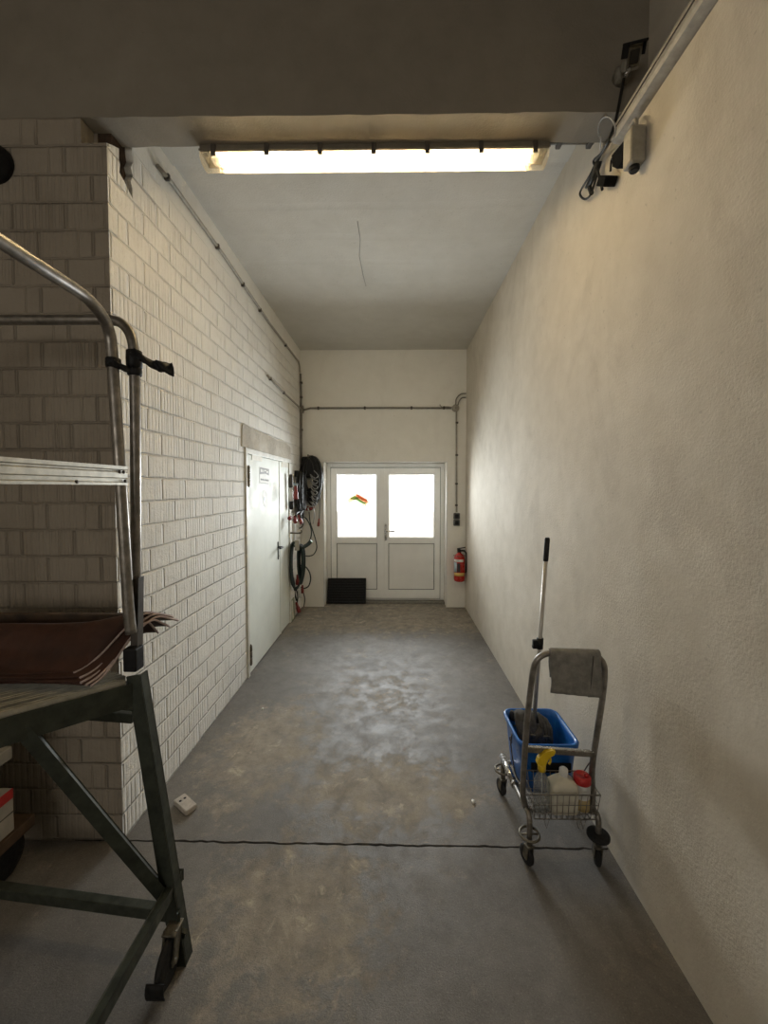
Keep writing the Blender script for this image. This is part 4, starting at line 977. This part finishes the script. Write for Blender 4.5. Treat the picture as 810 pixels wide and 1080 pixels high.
# small block on the floor
bl = [aZ(183, 849, .0), aZ(196, 861.5, 0), aZ(208, 853, 0), aZ(195, 841, 0)]
g = MB(); g.prism([V(p.x, p.y, .001) for p in bl], (0, 0, .026)); bmesh.ops.bevel(g.bm, geom=g.bm.edges[:], offset=.003, segments=2, affect='EDGES')
bk = g.build('wall_socket', M['beigeblock'], label='small beige double socket block lying loose on the floor', cat='socket')
cen = sum(bl, V(0, 0, 0))/4; ux = (bl[1]-bl[0]).normalized(); uy = (bl[3]-bl[0]).normalized()
for s in (.020, .045):
    p = bl[0]*.0 + V(cen.x, cen.y, .027) - ux*.028 + uy*(s-.032)
    g = MB(); g.lathe(p, [(.007, -.004), (.007, .0006), (0, .0006)], 12); g.build('socket_hole', M['black'], bk)

# ------------------------------------------------------------------ cleaning trolley
tr = empty('cleaning_trolley', (.76, 1.95, 0), 'steel cleaning trolley with tall bent handle standing by the right wall', 'trolley')
g = MB()
left = [V(.603, 2.17, .215), V(.604, 1.95, .222), V(.606, 1.80, .236), V(.608, 1.765, .232), V(.609, 1.757, .20), V(.609, 1.757, .13)]
right = [V(.898, 2.17, .215), V(.905, 1.95, .222), V(.910, 1.80, .236), V(.914, 1.765, .232), V(.915, 1.757, .20), V(.915, 1.757, .13)]
g.tube(left, .0125, 10, sub=4); g.tube(right, .0125, 10, sub=4)
g.tube([V(.606, 1.80, .225), V(.91, 1.80, .225)], .010, 8); g.tube([V(.604, 2.14, .21), V(.90, 2.14, .21)], .010, 8); g.tube([V(.604, 1.97, .214), V(.905, 1.97, .214)], .010, 8)
fr = g.build('base_frame', M['galv'], tr)
for a, b in ((.603, .604), (.898, .9045)):
    g = MB(); g.tube([V(a, 2.185, .215), V(b, 1.99, .2205)], .017, 12); g.build('chrome_sleeve', M['chrome'], fr)
for a in (.6045, .905):
    g = MB(); g.torus(V(a, 1.965, .221), .016, .006, (0, 1, 0)); g.build('collar', M['chrome'], fr)
hp = [V(.606, 1.80, .236), aY(551.5, 838, 1.80), aY(552, 818, 1.795), aY(556, 760, 1.78), aY(559.5, 728, 1.77), aY(562.3, 707, 1.757), aY(565.5, 697.5, 1.752), aY(571.5, 691.5, 1.75), aY(581, 689, 1.75), aY(603, 689.5, 1.75), aY(623, 690.5, 1.75), aY(631.5, 693.5, 1.75), aY(636.5, 700.5, 1.753), aY(637.6, 711, 1.757), aY(635.5, 735, 1.768), aY(630.5, 768, 1.78), aY(624.5, 810, 1.795), V(.908, 1.80, .30), V(.910, 1.80, .236)]
g = MB(); g.tube(hp, .0132, 12, sub=4); g.build('handle', M['galv'], tr)
g = MB(); a, b = aY(553, 790, 1.79), aY(627, 795.5, 1.79); g.bar(a, b, .014, .026, (0, 0, 1), .005)
cbar = g.build('crossbar', M['galv'], tr)
g = MB(); g.bar(aY(553, 787, 1.785), aY(627, 792.5, 1.785), .016, .006, (0, 0, 1), .002); g.build('crossbar_edge', M['chrome'], cbar)
def castor(x, y, ang):
    rz = Matrix.Rotation(ang, 3, 'Z')
    c = V(x, y, 0)
    def q(a, b, z): return c + rz @ V(a, b, z)
    g = MB(); g.lathe(V(x, y, .085), [(.0, 0), (.012, .002), (.012, .13), (0, .132)], 12)
    for s in (-1, 1): g.bar(q(s*.016, .010, .038), q(s*.016, -.0, .098), .004, .024, rz @ V(0, 1, 0), .001)
    g.bar(q(-.018, 0, .098), q(.018, 0, .098), .03, .006, (0, 0, 1), .001)
    cs = g.build('castor', M['hinge'], tr)
    g = MB(); g.lathe(q(-.012, .016, .043), [(.014, 0), (.036, .001), (.042, .006), (.042, .018), (.036, .023), (.014, .024)], 24, axis=rz @ V(1, 0, 0)); g.build('wheel', M['rubber'], cs)
    g = MB(); g.torus(V(x, y, .15), .042, .0055, (0, 0, 1)); g.tube([V(x-.042, y, .15), V(x+.042, y, .15)], .004, 8); g.build('bumper_ring', M['rubber'] if x > .7 else M['hinge'], cs)
    return cs
castor(.609, 1.757, .35); c_r = castor(.915, 1.757, -.2); castor(.603, 2.17, .25); castor(.898, 2.17, .1)
g = MB(); g.lathe(V(.915, 1.757, .137), [(.0, .0), (.04, .0), (.048, .006), (.048, .016), (.04, .022), (0, .024)], 24); g.build('bumper_disc', M['rubber'], c_r)
# wire basket
bx0, bx1, by0, by1, bz0, bz1 = .606, .898, 1.712, 1.862, .248, .366
g = MB()
def loop(z, i, r): 
    g.tube([V(bx0+i, by0+i, z), V(bx1-i, by0+i, z), V(bx1-i, by1, z), V(bx0+i, by1, z)], r, 6, closed=True)
loop(bz1, 0, .0030); loop((bz0+bz1)/2+.01, .004, .0018); loop(bz0+.03, .007, .0018); loop(bz0, .012, .0028)
nx, ny = 12, 6
for i in range(nx):
    t = i/(nx-1); xt = bx0+(bx1-bx0)*t; xb = bx0+.012+(bx1-bx0-.024)*t
    g.tube([V(xt, by0, bz1), V(xb, by0+.012, bz0), V(xb, by1, bz0), V(xt, by1, bz1)], .0018, 6)
for i in range(1, ny):
    t = i/ny; y = by0+.012+(by1-by0-.012)*t
    g.tube([V(bx0, y, bz1), V(bx0+.012, y, bz0), V(bx1-.012, y, bz0), V(bx1, y, bz1)], .0014, 6)
g.tube([V(bx0, by1, bz1), V(bx0-.008, by1-.03, bz1+.06), V(bx0-.012, 1.80, .45)], .0028, 6)
g.tube([V(bx1, by1, bz1), V(bx1+.008, by1-.03, bz1+.06), V(bx1-.005, 1.80, .45)], .0028, 6)
for x in (.66, .80, .82): g.tube([V(x, by0+.012, bz0), V(x+.012, by0+.015, bz0-.045), V(x+.024, by0+.012, bz0)], .0018, 6)
g.build('wire_basket', M['galv'], tr)

# blue bucket: rounded rectangular tub with lip
def rrect(x0, x1, y0, y1, r, z, n=6):
    P = []
    for cx, cy, a0 in ((x1-r, y1-r, 0), (x0+r, y1-r, PI/2), (x0+r, y0+r, PI), (x1-r, y0+r, 1.5*PI)):
        for k in range(n+1): a = a0+PI/2*k/n; P.append(V(cx+r*math.cos(a), cy+r*math.sin(a), z))
    return P
def loft(rings, close_bottom=True, close_top=False):
    g = MB(); vs = [[g.bm.verts.new(p) for p in r] for r in rings]; n = len(rings[0])
    for A_, B_ in zip(vs, vs[1:]):
        for k in range(n): f = g.bm.faces.new((A_[k], A_[(k+1) % n], B_[(k+1) % n], B_[k])); f.smooth = True
    if close_bottom: g.bm.faces.new(vs[0][::-1])
    if close_top: g.bm.faces.new(vs[-1])
    return g
x0, x1, y0, y1 = .628, .868, 1.895, 2.165
def rr_(t, z, e=0): return rrect(x0-.016*t-e, x1+.020*t+e, y0-.004*t-e, y1+.03*t+e, .05, z)
zb, zt_ = .225, .475
rings = [rr_(0, zb, -.01), rr_(0, zb+.008), rr_(.5, (zb+zt_)/2), rr_(.95, zt_-.030), rr_(.95, zt_-.029, .009), rr_(1, zt_-.006, .011), rr_(1, zt_, .008), rr_(1, zt_, -.001), rr_(.9, zt_-.03, -.005), rr_(.1, zb+.02, -.006), rr_(0, zb+.014, -.02)]
g = loft(rings, True, True)
bk = g.build('bucket', M['blue'], label='blue plastic bucket sitting on the cleaning trolley', cat='bucket')
g = MB(); p = aX(539.8, 780, x0-.018)
g.tube([p+V(0, .0, .012), p+V(-.006, .014, .004), p+V(-.006, .012, -.010), p+V(0, 0, -.014), p+V(-.006, -.012, -.010), p+V(-.006, -.014, .004)], .0025, 6, closed=True, sub=3); g.build('handle_eye', M['clip'], bk)
g = MB(); g.tube([V(x0-.02, 2.03, .44), V(x0-.034, 2.0, .40), V(x0-.03, 1.94, .30), V(x0-.008, 1.915, .262)], .003, 6, sub=4); g.build('wire_handle', M['clip'], bk)
g = MB(); g.box((x0+.03, y0-.012, .34), (x1-.02, y0-.003, .385), .003); g.build('front_band', M['black'], bk)  # black band across the bucket front

# mop standing in the bucket
mo = empty('mop', (.745, 2.05, .25), 'flat mop with long steel pole and charcoal cloth standing in the blue bucket', 'mop')
m0, m1 = V(.735, 2.085, .40), aY(577.3, 567, 2.12)
d = (m1-m0); Lm = d.length; u = d.normalized()
g = MB(); g.tube([m0, m0+u*(Lm-.115)], .0105, 12); g.build('pole', M['polemetal'], mo)
g = MB(); g.lathe(m1-u*.125, [(.0, 0), (.0125, .001), (.0135, .01), (.0135, .118), (.010, .125), (0, .126)], 16, axis=u); g.build('grip', M['black'], mo)
pc = aY(568, 678, 2.11); s_ = (pc-m0).dot(u); pc = m0+u*s_
g = MB(); g.lathe(pc-u*.028, [(.0, 0), (.018, .001), (.018, .056), (0, .057)], 14, axis=u); g.box(pc+V(-.036, -.012, -.012), pc+V(-.005, .012, .020), .004); g.box(pc+V(-.038, -.010, -.026), pc+V(-.018, .010, -.01), .003); g.build('clamp', M['black'], mo)
g = MB(); g.box((.690, 2.02, .345), (.775, 2.10, .405), .012); g.bar(V(.665, 2.03, .44), V(.80, 2.03, .425), .03, .014, (0, 0, 1), .004); g.build('mop_head', M['hinge'], mo)
def cloth(x0_, x1_, prof, name, seed, amp=.006, th=.006):
    P = smooth([V(0, a, b) for a, b in prof], 4); NXc = 12; rr = random.Random(seed); ph = [rr.uniform(0, 6) for _ in range(3)]
    G = [[V(x0_+(x1_-x0_)*i/NXc + .004*math.sin(j*.7+ph[2]), p.y+amp*math.sin(i*1.1+j*.35+ph[0]), p.z+amp*.6*math.sin(i*.8+ph[1])) for j, p in enumerate(P)] for i in range(NXc+1)]
    g = MB(); g.sheet(G, th); return g.build(name, M['greycloth'], mo)
cloth(.632, .738, [(2.165, .43), (2.14, .49), (2.10, .512), (2.06, .50), (2.035, .45), (2.03, .38), (2.05, .30)], 'mop_cloth', 3)
cloth(.640, .770, [(2.10, .44), (2.07, .46), (2.025, .445), (2.015, .40), (2.02, .33)], 'mop_cloth', 5)
for k in range(4):
    g = MB(); xx = .762+k*.014
    g.tube([V(xx, 2.14, .40), V(xx+.004, 2.12, .485-.008*k), V(xx+.002, 2.075, .50-.012*k), V(xx+.004, 2.04, .45), V(xx+.002, 2.02, .36), V(xx, 2.03, .30)], .011, 8, sub=4); g.build('mop_fringe', M['greycloth'], mo)

# grey cloth over the handle
barA, barB = aY(578.5, 689.3, 1.75), aY(631.5, 690.8, 1.75)
G = []
prof = [(.019, -.115), (.020, -.06), (.0185, -.015), (.013, .0145), (0, .0192), (-.013, .0145), (-.0190, -.010), (-.022, -.06), (-.024, -.11), (-.024, -.160)]
prof = smooth([V(a, 0, b) for a, b in prof], 3)
for i in range(17):
    t = i/16; c = barA.lerp(barB, t); row = []
    for v in prof:
        z = v.z
        if v.x < 0 and z < 0: z = z*(1.0+.10*t) 
        if v.x < 0: wob = -.004*abs(math.sin(i*.9+z*22))*min(1, -min(0, z)/.06)
        else: wob = 0
        row.append(V(c.x + (.003*math.sin(z*40) if z < 0 else 0), c.y+v.x+wob, c.z+z))
    G.append(row)
for i, row in enumerate(G):
    for q, v in zip(row, prof):
        if v.x > 0: q.x += .016*(1-i/16)-.004
g = MB(); g.sheet(G, .004); rg = g.build('cleaning_cloth', M['ragcloth'], label='grey cloth folded over the top of the trolley handle', cat='cloth')
g = MB(); p = aY(626, 692, 1.725); q_ = aY(622.5, 728, 1.720)
g.tube([p, aY(624.5, 710, 1.720), q_], .0022, 6, sub=3); g.build('seam', M['greycloth'], rg)
g = MB(); q2 = aY(622.3, 731, 1.722); g.box(q2-V(.009, .002, .018), q2+V(.009, .003, .012), .001); g.build('cloth_tag', M['greycloth'], rg)

# spray bottle
sb = V(.666, 1.775, .252)
sp = empty('spray_bottle', sb, 'clear spray bottle with yellow trigger head in the trolley basket', 'spray bottle')
g = MB(); g.lathe(sb, [(.0, .004), (.030, 0), (.035, .006), (.036, .05), (.034, .10), (.034, .125), (.026, .150), (.015, .168), (.014, .185)], 22); g.build('bottle', M['clear'], sp)
g = MB(); g.tube([sb+V(.004, 0, .02), sb+V(.002, 0, .10), sb+V(0, 0, .185)], .003, 8); g.build('dip_tube', M['white'], sp)
g = MB(); g.lathe(sb+V(0, 0, .178), [(.0, 0), (.0175, 0), (.0175, .026), (.012, .032), (0, .033)], 18)
ha = sb+V(.002, .0, .212)
g.prism([ha+V(-.026, -.012, .002), ha+V(-.020, -.012, .026), ha+V(.012, -.012, .056), ha+V(.040, -.012, .064), ha+V(.052, -.012, .060), ha+V(.050, -.012, .044), ha+V(.028, -.012, .030), ha+V(.016, -.012, .006), ha+V(.012, -.012, -.006), ha+V(-.014, -.012, -.006)], (0, .024, 0))
bmesh.ops.bevel(g.bm, geom=[e for e in g.bm.edges if len(e.link_faces) == 2 and e.calc_face_angle(0) > .8 and not e.smooth is False][-30:], offset=.003, segments=2, affect='EDGES')
hd = g.build('trigger_head', M['yellow'], sp)
g = MB(); g.tube([ha+V(.024, 0, .034), ha+V(.036, 0, .020), ha+V(.036, 0, .004), ha+V(.030, 0, -.006)], .005, 8, sub=3); g.build('trigger', M['yellow'], hd)
g = MB(); g.lathe(ha+V(.048, 0, .053), [(.009, 0), (.009, .008), (0, .009)], 12, axis=(.9, 0, .12)); g.build('nozzle', M['yellow'], hd)
# cream canister
cb_ = V(.760, 1.775, .252)
cn = empty('canister', cb_, 'cream plastic canister with screw cap in the middle of the trolley basket', 'canister')
def sq(w, dpt, z, r): return rrect(cb_.x-w/2, cb_.x+w/2, cb_.y-dpt/2, cb_.y+dpt/2, r, cb_.z+z)
g = loft([sq(.11, .072, 0, .014), sq(.120, .080, .006, .016), sq(.122, .082, .100, .016), sq(.116, .078, .124, .018), sq(.088, .062, .140, .022), sq(.046, .044, .152, .02), sq(.034, .034, .160, .016)], True, True)
g.build('canister_body', M['cream'], cn)
g = MB(); g.lathe(cb_+V(.004, 0, .155), [(.0, 0), (.0185, 0), (.0195, .004), (.0185, .030), (.012, .036), (0, .037)], 20); g.build('screw_cap', M['white'], cn)
# red-capped bottle
rb_ = V(.850, 1.780, .252)
rt = empty('cleaner_bottle', rb_, 'white cleaner bottle with red cap at the right end of the trolley basket', 'bottle')
g = MB(); g.lathe(rb_, [(.0, .003), (.030, 0), (.033, .005), (.033, .060), (.028, .066), (.0335, .072), (.035, .078), (.035, .115), (.031, .125), (0, .126)], 24); g.build('bottle_body', M['white'], rt)
g = MB(); g.lathe(rb_+V(0, 0, .006), [(.0336, 0), (.0336, .053)], 24); g.build('bottle_label', M['amber'], rt)
g = MB(); g.lathe(rb_+V(0, 0, .123), [(.0, 0), (.036, 0), (.037, .004), (.037, .026), (.033, .032), (.024, .034), (.022, .028), (.0, .027)], 24); cp_ = g.build('red_cap', M['redcap'], rt)
g = MB(); g.lathe(rb_+V(.016, -.004, .150), [(.010, 0), (.010, .010), (.006, .014), (0, .015)], 12); g.build('cap_spout', M['redcap'], cp_)

# repeats of a kind share a group
GR = {'conduit': 'electrical conduits along the corridor walls', 'cable_hank': 'cable hanks in the back left corner', 'plug_cord': 'cords with red plugs in the back left corner', 'cable_loop': 'loose cable loops', 'cable': 'loose cables', 'junction_box': 'grey junction boxes', 'wall_switch': 'dark switches beside the door', 'paint_chip': 'white chips on the floor'}
for o in list(C.objects):
    st_ = o.name.split('.')[0]
    if o.parent is None and st_ in GR: o['group'] = GR[st_]
# ------------------------------------------------------------------ light and camera
w = bpy.data.worlds.new('world'); bpy.context.scene.world = w; w.use_nodes = True
nt = w.node_tree; nt.nodes.clear()
sky = nt.nodes.new('ShaderNodeTexSky'); sky.sky_type = 'NISHITA'; sky.sun_disc = False; sky.sun_elevation = math.radians(38); sky.sun_rotation = math.radians(200)
bg = nt.nodes.new('ShaderNodeBackground'); bg.inputs[1].default_value = SKY
o = nt.nodes.new('ShaderNodeOutputWorld'); nt.links.new(sky.outputs[0], bg.inputs[0]); nt.links.new(bg.outputs[0], o.inputs[0])

cd = bpy.data.cameras.new('camera'); cam = bpy.data.objects.new('camera', cd); C.objects.link(cam)
cd.sensor_fit = 'HORIZONTAL'; cd.sensor_width = 36; cd.lens = F/810*36
cd.shift_x = -(PX-405)/810; cd.shift_y = -(540-PY)/810
cd.clip_start = .02
mw = Matrix(((RT.x, UP.x, -FW.x, 0), (RT.y, UP.y, -FW.y, 0), (RT.z, UP.z, -FW.z, EYE), (0, 0, 0, 1)))
cam.matrix_world = mw
sc = bpy.context.scene; sc.camera = cam
vs = sc.view_settings; vs.view_transform = 'Standard'; vs.look = 'None'; vs.gamma = 1; vs.use_curve_mapping = False; vs.exposure = EXPO
sc.cycles.max_bounces = 10; sc.cycles.diffuse_bounces = 6; sc.cycles.transparent_max_bounces = 12
sc.cycles.caustics_refractive = False; sc.cycles.caustics_reflective = False
sc.cycles.use_denoising = True
sc.cycles.sample_clamp_indirect = 6
